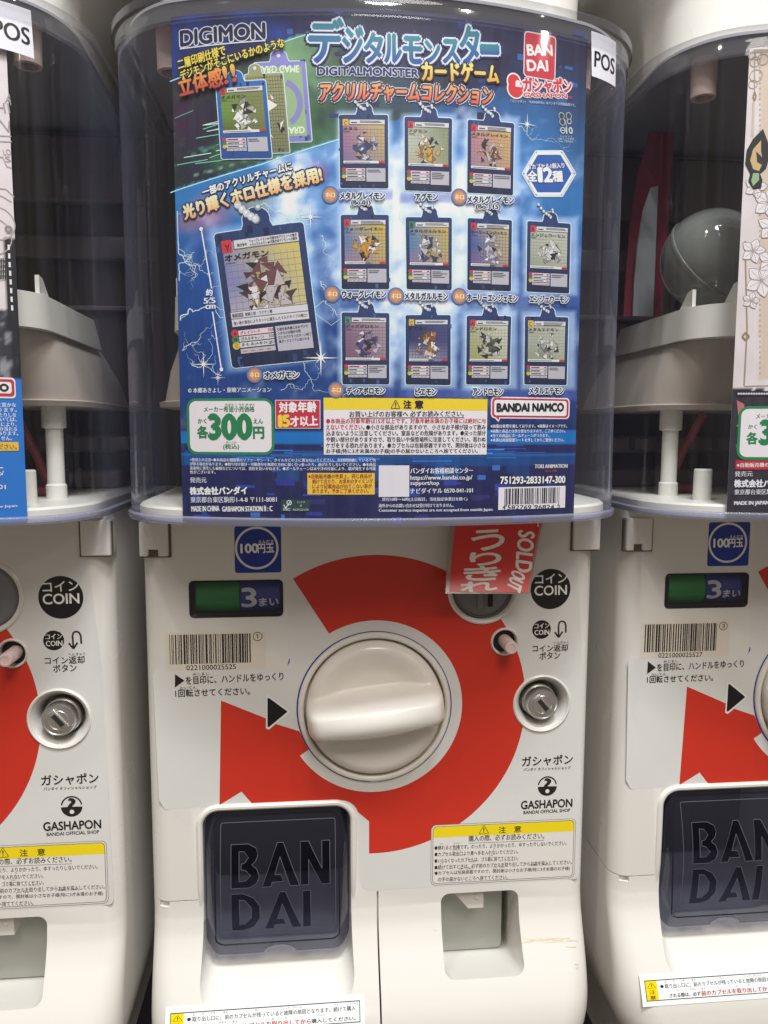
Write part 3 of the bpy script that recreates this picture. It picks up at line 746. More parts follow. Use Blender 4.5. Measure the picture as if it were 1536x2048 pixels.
def islands(bm):
    bm.verts.index_update(); bm.verts.ensure_lookup_table(); seen = set(); out = []
    for v in bm.verts:
        if v.index in seen: continue
        st = [v]; seen.add(v.index); part = []
        while st:
            a = st.pop(); part.append(a)
            for e in a.link_edges:
                b = e.other_vert(a)
                if b.index not in seen: seen.add(b.index); st.append(b)
        out.append(part)
    if len(out) == 1: return [bm]
    res = []
    for part in out:
        nb = bmesh.new(); mp = {a: nb.verts.new(a.co) for a in part}
        for f in {f for a in part for f in a.link_faces}: nb.faces.new([mp[a] for a in f.verts])
        res.append(nb)
    bm.free(); return res
def machine(mi, root):
    link_mesh('body_shell', BODY, M['body'], root, angle=28)
    PANEL_o = None
    if 'panel' not in MESH: o = PANEL.build('front_panel_print', root, M['film']); MESH['panel'] = o.data
    else: link('front_panel_print', 'panel', root)
    if 'coinst' not in MESH: o = COINP.build('coin_sticker', root, M['film']); MESH['coinst'] = o.data
    else: link('coin_sticker', 'coinst', root)
    if 'chin' not in MESH: o = CHINP.build('caution_sticker', root, M['film']); MESH['chin'] = o.data
    else: link('caution_sticker', 'chin', root)
    if 'pos' not in MESH: o = POSP.build('checkout_sticker', root, M['ink']); MESH['pos'] = o.data
    else: link('checkout_sticker', 'pos', root)
    def once(name, key, fn, mat, parent, **k):
        if key not in MESH: MESH[key] = [bm_obj(name, b, mat, parent, **k).data for b in islands(fn())]; return [o for o in parent.children if o.data == MESH[key][0]][0]
        os_ = []
        for d in MESH[key]: o = bpy.data.objects.new(name, d); COL.objects.link(o); o.parent = parent; os_.append(o)
        return os_[0]
    # handle
    def flange():
        bm = bmesh.new(); lathe(bm, [(0.0500, 0.0003), (0.0498, -0.0016), (0.0488, -0.0026), (0.0474, -0.0026), (0.0463, -0.0016), (0.0458, 0.0055)], (0, 0, 0), n=96); return bm
    h = once('turning_handle', 'flange', flange, M['knob'], root)
    once('knob', 'knob', knob_bm, M['knob'], h, angle=50)
    # hopper
    def hb(): return hopper_bm()
    hp = once('hopper', 'hopper', hb, M['hopper'], root, angle=60)
    once('top_rim', 'trim', lambda: rim_bm([(0.0014, ZT - 0.0135), (0.0018, ZT - 0.006), (0.0034, ZT - 0.005), (0.0034, ZT - 0.0005), (0.0026, ZT), (-0.004, ZT), (-0.0048, ZT - 0.002), (-0.0035, ZT - 0.006), (-0.002, ZT - 0.0135)]), M['rim'], hp, angle=40)
    once('bottom_rim', 'brim', lambda: rim_bm([(0.0010, ZB + 0.0036), (0.0022, ZB + 0.0028), (0.0024, ZB + 0.0006), (0.0016, ZB - 0.0008), (-0.0030, ZB - 0.0008), (-0.0030, ZB + 0.0024), (-0.0012, ZB + 0.0036)]), M['brim'], hp, angle=40)
    def base():
        bm = bmesh.new(); loft(bm, [plan_ring(z, o, 0.14) for z, o in ((ZB - 0.0005, -0.0045), (ZB + 0.0062, -0.0045), (ZB + 0.0075, -0.006))]); return bm
    once('hopper_floor', 'base', base, M['tray'], root, angle=40)
    def back():
        bm = bmesh.new(); box(bm, -0.141, 0.141, 0.128, 0.134, ZB + 0.008, ZT - 0.004); return bm
    bk = once('hopper_back', 'back', back, M['brown'], root)
    def bands():
        bm = bmesh.new(); box(bm, -0.14, 0.14, 0.120, 0.1278, 0.305, 0.322, 0.002); box(bm, -0.14, 0.14, 0.122, 0.1278, 0.268, 0.272, 0.001); box(bm, -0.14, 0.14, 0.118, 0.1278, 0.345, 0.392, 0.003); return bm
    once('back_ledge', 'bands', bands, M['mauve'], bk)
    def trayb(skirt=False):
        bm = bmesh.new()
        def rg(z, half, yfr, yb, rc):
            pts = []
            for i in range(9):
                a = pi + pi / 2 * i / 8; pts.append((-half + rc + rc * cos(a), yfr + rc + rc * sin(a), z))
            for i in range(13):      # bowed front
                t = i / 12; x = -half + rc + (2 * half - 2 * rc) * t; pts.append((x, yfr - 0.010 * (1 - (2 * t - 1) ** 2), z)) if 0 < i < 12 else None
            for i in range(9):
                a = -pi / 2 + pi / 2 * i / 8; pts.append((half - rc + rc * cos(a), yfr + rc + rc * sin(a), z))
            return pts + [(half, yb, z), (-half, yb, z)]
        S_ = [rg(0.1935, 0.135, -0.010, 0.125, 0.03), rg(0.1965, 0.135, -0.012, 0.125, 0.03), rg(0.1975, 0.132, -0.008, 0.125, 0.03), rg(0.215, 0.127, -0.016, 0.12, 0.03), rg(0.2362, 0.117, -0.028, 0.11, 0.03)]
        B_ = [rg(0.2365, 0.120, -0.040, 0.10, 0.03), rg(0.2560, 0.119, -0.041, 0.085, 0.03), rg(0.2565, 0.116, -0.038, 0.085, 0.028), rg(0.238, 0.110, -0.03, 0.08, 0.025)]
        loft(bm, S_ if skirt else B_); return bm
    tr = once('capsule_tray', 'tray', trayb, M['tray'], root, angle=40)
    def fins():
        bm = bmesh.new()
        for sx in (-1, 1):
            for x, y, hh in ((0.116, -0.020, 0.2665), (0.098, -0.041, 0.2685)):
                vs = [(x * sx - 0.0012, y, 0.240), (x * sx - 0.0012, y, hh), (x * sx - 0.0012, y + 0.006, hh - 0.001), (x * sx - 0.0012, y + 0.034, 0.240)]
                a = [bm.verts.new(v) for v in vs]; b = [bm.verts.new((v[0] + 0.0024, v[1], v[2])) for v in vs]
                bm.faces.new(a); bm.faces.new(b[::-1])
                for i in range(4): bm.faces.new((a[i], a[(i + 1) % 4], b[(i + 1) % 4], b[i]))
        return bm
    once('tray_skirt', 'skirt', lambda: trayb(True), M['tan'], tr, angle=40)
    once('tray_fin', 'fins', fins, M['tray'], tr, angle=20)
    def posts(sx):
        def f():
            bm = bmesh.new(); lathe(bm, [(0.0062, 0.1365), (0.0062, 0.145), (0.0052, 0.146), (0.0052, 0.180), (0.0072, 0.1805), (0.0072, 0.196)], (0.112 * sx, 0.012, 0), 'Z', 24); return bm
        return f
    def stub(sx):
        def f():
            bm = bmesh.new(); lathe(bm, [(0.0056, 0.1365), (0.0054, 0.1555), (0.0048, 0.1562), (0.003, 0.1562)], (0.106 * sx, -0.022, 0), 'Z', 24, cap1=True); return bm
        return f
    for sx in (-1, 1):
        once('support_post', 'post%d' % sx, posts(sx), M['tray'], root); once('short_post', 'stub%d' % sx, stub(sx), M['tray'], root)
    def mech():
        bm = bmesh.new()
        box(bm, -0.13, 0.13, 0.095, 0.12, 0.137, 0.150, 0.002); box(bm, -0.13, 0.13, 0.10, 0.125, 0.163, 0.176, 0.002)
        for i in range(12): box(bm, -0.125 + i * 0.0225, -0.108 + i * 0.0225, 0.088, 0.0995, 0.165, 0.1745, 0.001)
        return bm
    once('mechanism', 'mech', mech, M['mauve'], root)
    def redarm():
        bm = bmesh.new()
        for sx in (-1, 1):
            tube(bm, [(sx * 0.085, 0.02, 0.192), (sx * 0.094, 0.03, 0.165), (sx * 0.100, 0.04, 0.1385)], 0.0028)
            box(bm, min(sx * .082, sx * .100), max(sx * .082, sx * .100), 0.03, 0.045, 0.1372, 0.1425, 0.001)
        return bm
    once('red_lever', 'redarm', redarm, M['redp'], root)
    def boss():
        bm = bmesh.new()
        for sx in (-1, 1): lathe(bm, [(0.0078, ZT - 0.0005), (0.0072, ZT - 0.022), (0.0050, ZT - 0.0222), (0.0048, ZT - 0.006)], (sx * 0.117, -0.022, 0), 'Z', 28)
        return bm
    once('lid_boss', 'boss', boss, M['pinkwhite'], root)
    def lid():
        bm = bmesh.new(); loft(bm, [plan_ring(z, o, 0.14) for z, o in ((ZT - 0.0004, -0.0065), (ZT + 0.0012, -0.0065))]); return bm
    once('hopper_lid', 'lid', lid, M['lid'], root)
    def wedge(mul):
        def f():
            bm = bmesh.new()
            for sx in (-1,):
                pr = [(0.094, 0.39), (0.112, 0.39), (0.1195, 0.36), (0.124, 0.33), (0.126, 0.29), (0.1265, 0.262), (0.098, 0.262)] if mul == 1 else [(0.106, 0.352), (0.111, 0.351), (0.116, 0.335), (0.1195, 0.31), (0.121, 0.285), (0.121, 0.262), (0.106, 0.262)]
                y = 0.062 if mul == 1 else 0.0585
                a = [bm.verts.new((sx * (0.225 - p[0]) if False else sx * p[0], y, p[1])) for p in pr]; b = [bm.verts.new((v.co.x, y + 0.002, v.co.z)) for v in a]
                bm.faces.new(a); bm.faces.new(b[::-1])
                for i in range(len(a)): bm.faces.new((a[i], a[(i + 1) % len(a)], b[(i + 1) % len(a)], b[i]))
            return bm
        return f
    once('red_guide', 'wedr', wedge(1), M['redp'], root, smooth=False); once('pale_guide', 'wedb', wedge(2), M['paleblue'], root, smooth=False)  # plain coloured panels inside the hopper's left side
    # hinge blocks
    def hinge(q, notch):
        def f():
            a = P0(q[0], q[3]); b = P0(q[2], q[1]); bm = bmesh.new()
            n0, n1, t_ = a[0] + 0.0052, a[0] + 0.0112, b[1] + 0.006
            pr = [(a[0], a[1]), (n0, a[1]), (n0, a[1] + 0.0042), (n1, a[1] + 0.0042), (n1, a[1]), (b[0], a[1]), (b[0], t_), (a[0], t_)] if notch else [(a[0], a[1]), (b[0], a[1]), (b[0], t_), (a[0], t_)]
            f_ = [bm.verts.new((q_[0], -0.0034, q_[1])) for q_ in pr]; k_ = [bm.verts.new((q_[0], 0.012, q_[1])) for q_ in pr]; bm.faces.new(f_); bm.faces.new(k_[::-1])
            for i in range(len(pr)): bm.faces.new((f_[i], f_[(i + 1) % len(pr)], k_[(i + 1) % len(pr)], k_[i]))
            bmesh.ops.recalc_face_normals(bm, faces=bm.faces[:])
            bmesh.ops.bevel(bm, geom=[e for e in bm.edges if all(v.co.y < 0 for v in e.verts)] + [e for e in bm.edges if len({round(v.co.x, 6) for v in e.verts}) == 1 and len({round(v.co.z, 6) for v in e.verts}) == 1 and e.verts[0].co.z < a[1] + .002], offset=0.0009, segments=3, affect='EDGES', profile=0.5)
            return bm
        return f
    for key, q, nc in (('hl', (281, 1062, 337, 1112), True), ('hr', (1144, 1050, 1198, 1099), False)):
        once('hinge_block', key, hinge(q, nc), M['body'], root, angle=30)
        a = P0(q[0], q[3]); b = P0(q[2], q[1])
    def hshadow():
        bm = bmesh.new()
        a = P0(281, 1112); b = P0(338, 1062); box(bm, a[0] - .001, b[0] + .0012, -0.0006, 0.003, a[1] - .0010, b[1] + .005)
        a = P0(1141, 1100.5); b = P0(1198, 1050); box(bm, a[0] - .0004, b[0] + .0003, -0.0006, 0.003, a[1] - .0004, b[1] + .005); return bm
    once('hinge_gap', 'hshadow', hshadow, M['gap'], root, smooth=False)  # brown plates painted as the shade around the hinge blocks
    # coin counter
    x0, x1, z0, z1 = HOLES['win']
    def wframe():
        bm = bmesh.new(); o = rrect(x0, x1, z0, z1, 0.003); i_ = rrect(x0 + .0035, x1 - .0018, z0 + .0016, z1 - .0012, 0.002)
        vs = [[bm.verts.new((p[0], y, p[1])) for p in l] for l, y in ((o, -0.0004), (i_, 0.0014), (i_, 0.010), (o, 0.029))]
        n = len(o)
        for a, b in ((0, 1), (1, 2), (2, 3)):
            for k in range(n): bm.faces.new((vs[a][k], vs[a][(k + 1) % n], vs[b][(k + 1) % n], vs[b][k]))
        bm.faces.new(vs[3]); return bm
    cw = once('coin_counter_window', 'wframe', wframe, M['dark'], root, angle=30)
    zc = (z0 + z1) / 2; rr = (z1 - z0) / 2 * 1.02; yc = 0.0035 + rr
    xa, xm_, xb = P0(388, 1200)[0], P0(478, 1200)[0], P0(561, 1200)[0]
    def drum(a, b):
        def f():
            bm = bmesh.new(); n = 48
            rings = [[(x, yc - rr * k * cos(2 * pi * i / n), zc + rr * k * sin(2 * pi * i / n)) for i in range(n)] for x, k in ((a, .96), (a + .0006, 1), (b - .0006, 1), (b, .96))]
            loft(bm, rings); return bm
        return f
    once('green_drum', 'dg', drum(xa, xm_), M['green'], cw); db = once('blue_drum', 'db', drum(xm_ + .0004, xb), M['drumblue'], cw)
    if 'dprint' not in MESH:
        P = Print('fn', 0, 0.0001, (0.004, lambda x, z, o: (x, yc - sqrt(max(1e-9, (rr + o) ** 2 - (z - zc) ** 2)), z)))
        P.text('3', (484, 1215), (513, 1214), 38, '#dad8de', 2, 0.0006); P.text('まい', (519, 1213), (557, 1211), 17, '#dad8de', 2, 0.0003)
        P.rect(497, 1236, 507, 1228, '#9fa3b8', 2); MESH['dprint'] = P.build('numeral', db, M['film']).data
    else: link('numeral', 'dprint', db)
    def pane():
        bm = bmesh.new(); l = rrect(x0 + .0032, x1 - .0016, z0 + .0014, z1 - .001, 0.002); bm.faces.new([bm.verts.new((p[0], 0.0012, p[1])) for p in l]); return bm
    once('window_pane', 'pane', pane, M['pane'], cw)
    # coin slot
    x, z, r = HOLES['coin']
    def slotring():
        bm = bmesh.new(); lathe(bm, [(r * 1.14, 0.0004), (r * 1.13, -0.0010), (r * 1.08, -0.0018), (r * 1.01, -0.0012), (r * 0.985, 0.006)], (x, 0, z), n=64); return bm
    cs = once('coin_slot', 'slotring', slotring, M['body'], root)
    def slotdisc():
        bm = bmesh.new(); lathe(bm, [(r * 0.965, 0.007), (r * 0.95, 0.0016), (r * 0.90, 0.0006), (r * 0.88, 0.0022), (r * 0.4, 0.0014)], (x, 0, z), n=64, cap1=True); return bm
    sd = once('slot_disc', 'slotdisc', slotdisc, M['grey'], cs)
    def slots():
        bm = bmesh.new(); a = P0(977, 1214); b = P0(987, 1150); box(bm, a[0], b[0], 0.0002, 0.004, a[1], b[1], 0.0003); return bm
    once('slot_opening', 'slots', slots, M['groove'], sd)
    def rib():
        bm = bmesh.new(); a = P0(955, 1216); b = P0(968, 1150); box(bm, a[0], b[0], 0.0000, 0.004, a[1], b[1], 0.0004); return bm
    once('slot_guide', 'rib', rib, M['grey'], sd)
    # coin return button
    bx, bz, br = HOLES['button']
    def bring():
        bm = bmesh.new(); lathe(bm, [(br * 1.20, 0.0003), (br * 1.17, -0.0012), (br * 1.10, -0.0018), (br * 1.0, -0.0010), (br * 0.97, 0.012)], (bx, 0, bz), n=48); return bm
    cb = once('coin_return_button', 'bring', bring, M['body'], root)
    def stick():
        bm = bmesh.new(); q = 0.0042; lathe(bm, [(q * 1.02, 0.013), (q, -0.0135), (q * .93, -0.0147), (q * .62, -0.0149), (q * .58, -0.0145)], (bx + 0.0008, 0, bz - 0.0002), n=32, cap1=True); return bm
    once('push_rod', 'stick', stick, M['pinkwhite'], cb)
    def bwell():
        bm = bmesh.new(); lathe(bm, [(br * 0.96, 0.0035), (0.0001, 0.0036)], (bx, 0, bz), n=32); return bm
    once('button_well', 'bwell', bwell, M['dark'], cb)
    # lock
    lx, lz, lr = HOLES['lock']
    def lring():
        bm = bmesh.new(); lathe(bm, [(lr * 1.13, 0.0003), (lr * 1.12, -0.0006), (lr * 1.07, -0.0013), (lr * 1.01, -0.0007), (lr * 0.985, 0.001)], (lx, 0, lz), n=64); return bm
    lk = once('lock', 'lring', lring, M['body'], root)
    def lcyl():
        bm = bmesh.new(); q = lr * 0.60; lathe(bm, [(q * 1.12, 0.016), (q * 1.12, 0.006), (q * 1.06, 0.0052), (q * 1.0, 0.0052), (q, -0.0016), (q * .95, -0.0026), (q * .90, -0.0026), (q * .86, -0.0020), (q * .6, -0.0022), (q * .58, -0.0019), (q * .55, -0.0022)], (lx, 0, lz), n=64, cap1=True); return bm
    lc = once('lock_cylinder', 'lcyl', lcyl, M['metal'], lk)
    def keyp():
        bm = bmesh.new(); box(bm, -0.0026, 0.0026, -0.0031, 0, -0.0072, 0.0072, 0.0004); bmesh.ops.rotate(bm, verts=bm.verts[:], cent=(0, 0, 0), matrix=Matrix.Rotation(radians(-40), 3, 'Y')); bmesh.ops.translate(bm, verts=bm.verts[:], vec=(lx, 0, lz)); return bm
    once('keyway_plate', 'keyp', keyp, M['metal'], lc)
    def keyh():
        bm = bmesh.new(); box(bm, -0.0015, 0.0015, -0.0033, 0, -0.0045, 0.0045); bmesh.ops.rotate(bm, verts=bm.verts[:], cent=(0, 0, 0), matrix=Matrix.Rotation(radians(-40), 3, 'Y')); bmesh.ops.translate(bm, verts=bm.verts[:], vec=(lx, 0, lz)); return bm
    once('keyhole', 'keyh', keyh, M['groove'], lc, smooth=False)
    # capsule outlet
    def frame():
        bm = bmesh.new(); pts = []
        l = rrect(-0.1140, -0.0140, -0.16, -0.0640, 0.0125, 8)
        l = l[7:]                     # leave the bottom run to the scoop
        path = [p for p in l if p[1] > -0.1]
        pp = [(-0.0140, z) for z in (-0.142, -0.136, -0.130, -0.124, -0.118, -0.1)] + path + [(-0.1140, z) for z in (-0.1, -0.118, -0.124, -0.130, -0.136, -0.142)]
        tube(bm, [(p[0], 0.0002 + min(0, yf(p[1])) + 0.0026 * sst(-0.112, -0.142, p[1]), p[1]) for p in pp], 0.0022, n=10); return bm
    once('outlet_frame', 'oframe', frame, M['body'], root)
    if 'flap' not in MESH:
        fo = flap_parts(root); MESH['flap'] = fo.data; MESH['flapc'] = [(c.name.split('.')[0], c.data) for c in fo.children]
    else:
        fo = link('capsule_flap', 'flap', root)
        for n_, d in MESH['flapc']:
            c = bpy.data.objects.new(n_, d); COL.objects.link(c); c.parent = fo
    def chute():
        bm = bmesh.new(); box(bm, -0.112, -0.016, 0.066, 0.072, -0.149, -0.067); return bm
    once('chute_back', 'chute', chute, M['navy'], root)  # navy plate puts the chute's darkness into its colour
    # coin return cup
    def cupback():
        bm = bmesh.new(); l = rrect(0.0455, 0.0935, -0.1905, -0.1325, 0.004); rings = [[(p[0], y, p[1]) for p in l] for y in (0.045, 0.0245, 0.0238)]; loft(bm, rings); return bm
    cu = once('coin_return_panel', 'cupback', cupback, M['panel_grey'], root)
    def brk():
        bm = bmesh.new(); pr = [(0.0525, -0.1322), (0.0760, -0.1322), (0.0760, -0.1475), (0.0655, -0.1475)]
        a = [bm.verts.new((p[0], 0.006, p[1])) for p in pr]; b = [bm.verts.new((p[0], 0.0235, p[1])) for p in pr]; bm.faces.new(a); bm.faces.new(b[::-1])
        for i in range(4): bm.faces.new((a[i], a[(i + 1) % 4], b[(i + 1) % 4], b[i]))
        lathe(bm, [(0.0014, 0.0062), (0.0013, 0.0052), (0.0005, 0.0048)], (0.071, 0, -0.1395), n=16, cap1=True); return bm
    once('coin_return_bracket', 'brk', brk, M['body'], root, angle=30)
MESH = {}
def link(name, key, parent):
    o = bpy.data.objects.new(name, MESH[key]); COL.objects.link(o); o.parent = parent; return o
roots = {}
for mi, x, lab in ((0, 0.0, 'white capsule vending machine in the middle with the red sold out tag'), (-1, -PITCH - 0.0004, 'white capsule vending machine cut off by the left edge, beside the middle one'), (1, PITCH + 0.0012, 'white capsule vending machine cut off by the right edge, grey capsule in its hopper')):
    r = prop(empty('capsule_machine', (x, 0, 0)), lab, 'vending machine', 'capsule machines in the row'); roots[mi] = r
    machine(mi, r)
    num, cc = (('0221000025525', '①'), ('0221000025526', '②'), ('0221000025527', '③'))[(0, 1, 2)[0] if mi == 0 else (1 if mi < 0 else 2)]
    barcode_print(num, cc).build('barcode_sticker', r, M['film'])
P = Print('chin', 0.0, 0.0001); R = random.Random(12)
for i in range(44):
    x = R.uniform(1042, 1140); y = 1880 + R.gauss(0, 2.2) - (x - 1090) * .02; l = R.uniform(5, 26)
    P.line([(x, y), (x + l * .5, y + R.uniform(-1, 1)), (min(1160, x + l), y)], R.uniform(.00012, .0005), R.choice(('#cdbfa8', '#d2c6b0', '#c6b69c')), .2 + i * .02)
for x, y, l in ((1130, 1893, 22), (1150, 1927, 8), (1152, 1934, 6), (868, 1860, 5)): P.line([(x, y), (x + l * .6, y + 1), (x + l, y)], .0003, '#c3b49c', 1)
P.build('scuff_marks', roots[0], M['ink'])
# the machines stacked above: only the base mouldings come into view
bmu = body_bm()
for v in bmu.verts:
    pass
me_up = bpy.data.meshes.new('upper_machine'); bmu.to_mesh(me_up); bmu.free()
me_up.materials.append(M['body'])
me_up.polygons.foreach_set('use_smooth', [True] * len(me_up.polygons)); me_up.set_sharp_from_angle(angle=radians(30))
for x, lab in ((0, 'white base of the machine stacked on the middle machine'), (-PITCH, 'white base of the machine stacked on the left machine'), (PITCH, 'white base of the machine stacked on the right machine')):
    o = bpy.data.objects.new('upper_machine', me_up); COL.objects.link(o); o.location = (x, 0.016, 0.7025)
    prop(o, lab, 'vending machine', 'machine bases in the row above')
# sold out tag hanging from the middle machine
troot = prop(empty('sold_out_tag', (0, -0.01, 0.12)), 'red acrylic sold out tag hanging over the coin slot', 'tag')
def tag_y(z): 
    t = (0.1275 - z) / 0.055; return -0.010 - 0.006 * t - 0.012 * t * t
def tag_q(px, py):
    d = ray(px, py); y = -0.012
    for _ in range(8):
        t = (y - CAM_LOC.y) / d.y; p = CAM_LOC + d * t; y = tag_y(p.z)
    return p.x, p.z
off = Vector((0, 0.01, -0.12))
def tag_sheet(quad, th, o):
    bm = bmesh.new(); n, m = 10, 20; A = [tag_q(*p) for p in quad]; g = []
    for s in (0, 1):
        gg = {}
        for j in range(m + 1):
            v = j / m
            for i in range(n + 1):
                u = i / n; x = (A[0][0] * (1 - u) + A[1][0] * u) * (1 - v) + (A[3][0] * (1 - u) + A[2][0] * u) * v; z = (A[0][1] * (1 - u) + A[1][1] * u) * (1 - v) + (A[3][1] * (1 - u) + A[2][1] * u) * v
                gg[i, j] = bm.verts.new(Vector((x, tag_y(z) - o + th * s, z)) + off)
        g.append(gg)
    for s in (0, 1):
        for j in range(m):
            for i in range(n): bm.faces.new((g[s][i, j], g[s][i + 1, j], g[s][i + 1, j + 1], g[s][i, j + 1]))
    ed = [(i, 0) for i in range(n)] + [(n, j) for j in range(m)] + [(i, m) for i in range(n, 0, -1)] + [(0, j) for j in range(m, 0, -1)]
    for a, b in zip(ed, ed[1:] + ed[:1]): bm.faces.new((g[0][a], g[0][b], g[1][b], g[1][a]))
    return bm
bm_obj('acrylic_sleeve', tag_sheet([(903, 1030), (1089, 1030), (1060, 1188), (891, 1187)], 0.0016, 0), M['tag_clear'], troot)
bm_obj('red_card', tag_sheet([(914, 1030), (1085, 1030), (1055, 1184), (899, 1183)], 0.0004, 0.0005), M['tag_red'], troot)
P = Print('fn', 0, 0.0006, (-0.015, lambda x, z, o: (x, tag_y(z) - o + 0.01, z - 0.12)))
P.uv = lambda px, py: tag_q(px, py)
for ch, L, R, h in (('う', (948, 1102), (1012, 1095), 40), ('り', (942, 1131), (1004, 1128), 25), ('き', (930, 1161), (1004, 1158), 27), ('れ', (922, 1184), (994, 1179), 19)):
    P.text(ch, L, R, h, '#efe6dc', 3, 0.0006, shear=-0.1)
P.text('SOLD', (1037, 1060), (1030, 1141), 32, '#f2eae2', 3, 0.0006); P.text('OUT', (1025, 1138), (1013, 1173), 28, '#f2eae2', 3, 0.0006)
P.text('T', (1072, 1053), (1079, 1053), 12, '#efe6dc', 3, 0.0004)
P.build('tag_lettering', troot)
# grey capsule lying in the right-hand hopper
def cap_bm():
    bm = bmesh.new(); r = 0.0315; lathe(bm, [(max(1e-4, r * sin(pi * i / 24)), -r * cos(pi * i / 24)) for i in range(25)], (0, 0, 0), 'Z', 48); return bm
for (x, y, z), lab in (((PITCH - 0.092, 0.004, 0.290), 'grey translucent capsule lying on the tray of the right machine'),):
    c = prop(empty('capsule', (x, y, z)), lab, 'capsule')
    a = bm_obj('capsule_shell', cap_bm(), M['capsule'], c)
    bm = bmesh.new(); lathe(bm, [(0.0316, -0.0012), (0.0322, -0.0008), (0.0322, 0.0008), (0.0316, 0.0012)], (0, 0, 0), 'Z', 64); bmesh.ops.rotate(bm, verts=bm.verts[:], cent=(0, 0, 0), matrix=Matrix.Rotation(radians(55), 3, 'X') @ Matrix.Rotation(radians(20), 3, 'Y')); bm_obj('capsule_seam', bm, M['capsule'], c)
# ------------------------------------------------------------------ posters inside the hoppers
POFF = -0.0022                                       # the sheet lies just behind the hopper wall
def poster_grid(s0, s1, z0, z1, fn, mx, step=0.0013):
    """printed sheet: its artwork is a colour per grid point, fn(px, py) with px, py the photograph's scale"""
    nx = int((s1 - s0) / step); nz = int((z1 - z0) / step); V = []; C = []
    for j in range(nz + 1):
        for i in range(nx + 1):
            s = s0 + (s1 - s0) * i / nx; z = z0 + (z1 - z0) * j / nz; x, y = hop(s, POFF); V.append((x, y, z))
            px, py = proj((x + mx, y, z)); C.append(fn(px, py))
    F = [(j * (nx + 1) + i, j * (nx + 1) + i + 1, (j + 1) * (nx + 1) + i + 1, (j + 1) * (nx + 1) + i) for j in range(nz) for i in range(nx)]
    me = bpy.data.meshes.new('printed_sheet'); me.from_pydata(V, [], F)
    at = me.color_attributes.new('ink', 'FLOAT_COLOR', 'POINT'); buf = []
    for c in C: buf += [min(.92, c[0] * INK), min(.92, c[1] * INK), min(.92, c[2] * INK), 1]
    at.data.foreach_set('color', buf)
    return me
def nz2(x, y, k=0.0): return noise.noise(Vector((x, y, k)))
def fbm(x, y, k=0.0, o=4): return noise.fractal(Vector((x, y, k)), 1.0, 2.0, o)
W_ = lin('#e9e6ea')
CARDS = [  # quad TL TR BR BL, badge, tints of the picture, title, holo badge, caption rows
    ([(678, 226), (777, 226.5), (777.5, 374.5), (680, 374)], 'C', ('#a878a0', '#c9b478', '#5a6fa8'), 'メタル', '#3a4a7a'),
    ([(810, 230), (906.5, 233.5), (905.5, 382), (811, 378.5)], 'A', ('#c9cdbc', '#8d9a72', '#b9b690'), 'アグモン', '#d09a3a'),
    ([(938, 236), (1032, 243.5), (1029.5, 388.5), (937, 383)], 'A', ('#c08a9a', '#d8b46a', '#9a86a8'), 'メタルグレイモン', '#6a4a52'),
    ([(681, 427.5), (778.5, 427.5), (779.5, 577), (683, 577)], 'A', ('#6a86b4', '#d8bc48', '#b07a9a'), 'ウォーグレイモン', '#c08a28'),
    ([(812.5, 432), (906, 433.5), (905.5, 579), (814.5, 577)], 'B', ('#5a88b8', '#d2b85a', '#a86a98'), 'メタルガルルモン', '#3c4468'),
    ([(938, 434), (1027.5, 438.5), (1025.5, 581.5), (937, 578.5)], 'A', ('#4a62a8', '#c8b880', '#8a5a98'), 'ホーリーエンジェモン', '#b9b2c4'),
    ([(1058.5, 440), (1146, 445.5), (1143, 586), (1056.5, 582)], 'A', ('#b9bfae', '#c9ccbc', '#8f9a82'), 'エンジェウーモン', '#c9c6c0'),
    ([(683, 623.5), (779.5, 625), (779.5, 768.5), (684.5, 768.5)], 'E', ('#8a6a86', '#b09aa8', '#7a4a6a'), 'ディアボロモン', '#4a4a78'),
    ([(812.5, 629), (903.5, 629), (903.5, 770), (812.5, 768.5)], 'C', ('#2c3468', '#4a4f84', '#c9c8d4'), 'ピエモン', '#a8702a'),
    ([(936, 630), (1026, 631.5), (1022.5, 769.5), (934.5, 768.5)], 'A', ('#b8b68a', '#d2d4c4', '#9aa04a'), 'アンドロモン', '#55584a'),
    ([(1053.5, 631.5), (1141.5, 633.5), (1138, 770), (1052, 768.5)], 'C', ('#b4baaa', '#c4c8b4', '#8a9a5a'), 'メタルエテモン', '#8f948c')]
BIG = ([(424.5, 466), (605.5, 441.5), (641, 718), (462, 736)], 'V', ('#8a8cc0', '#d8c878', '#c8c0c8'), 'オメガモン', '#6a4444')
SMALL = ([(429, 164), (529, 156.5), (542.5, 314), (440.5, 315.5)], 'V', ('#7aa03a', '#8a8a5a', '#3a3a28'), 'オメガモン', '#e0dcd8')
def cardc(q): return (sum(p[0] for p in q) / 4, sum(p[1] for p in q) / 4)
def band_y(px, a, b): return a[1] + (b[1] - a[1]) * (px - a[0]) / (b[0] - a[0])
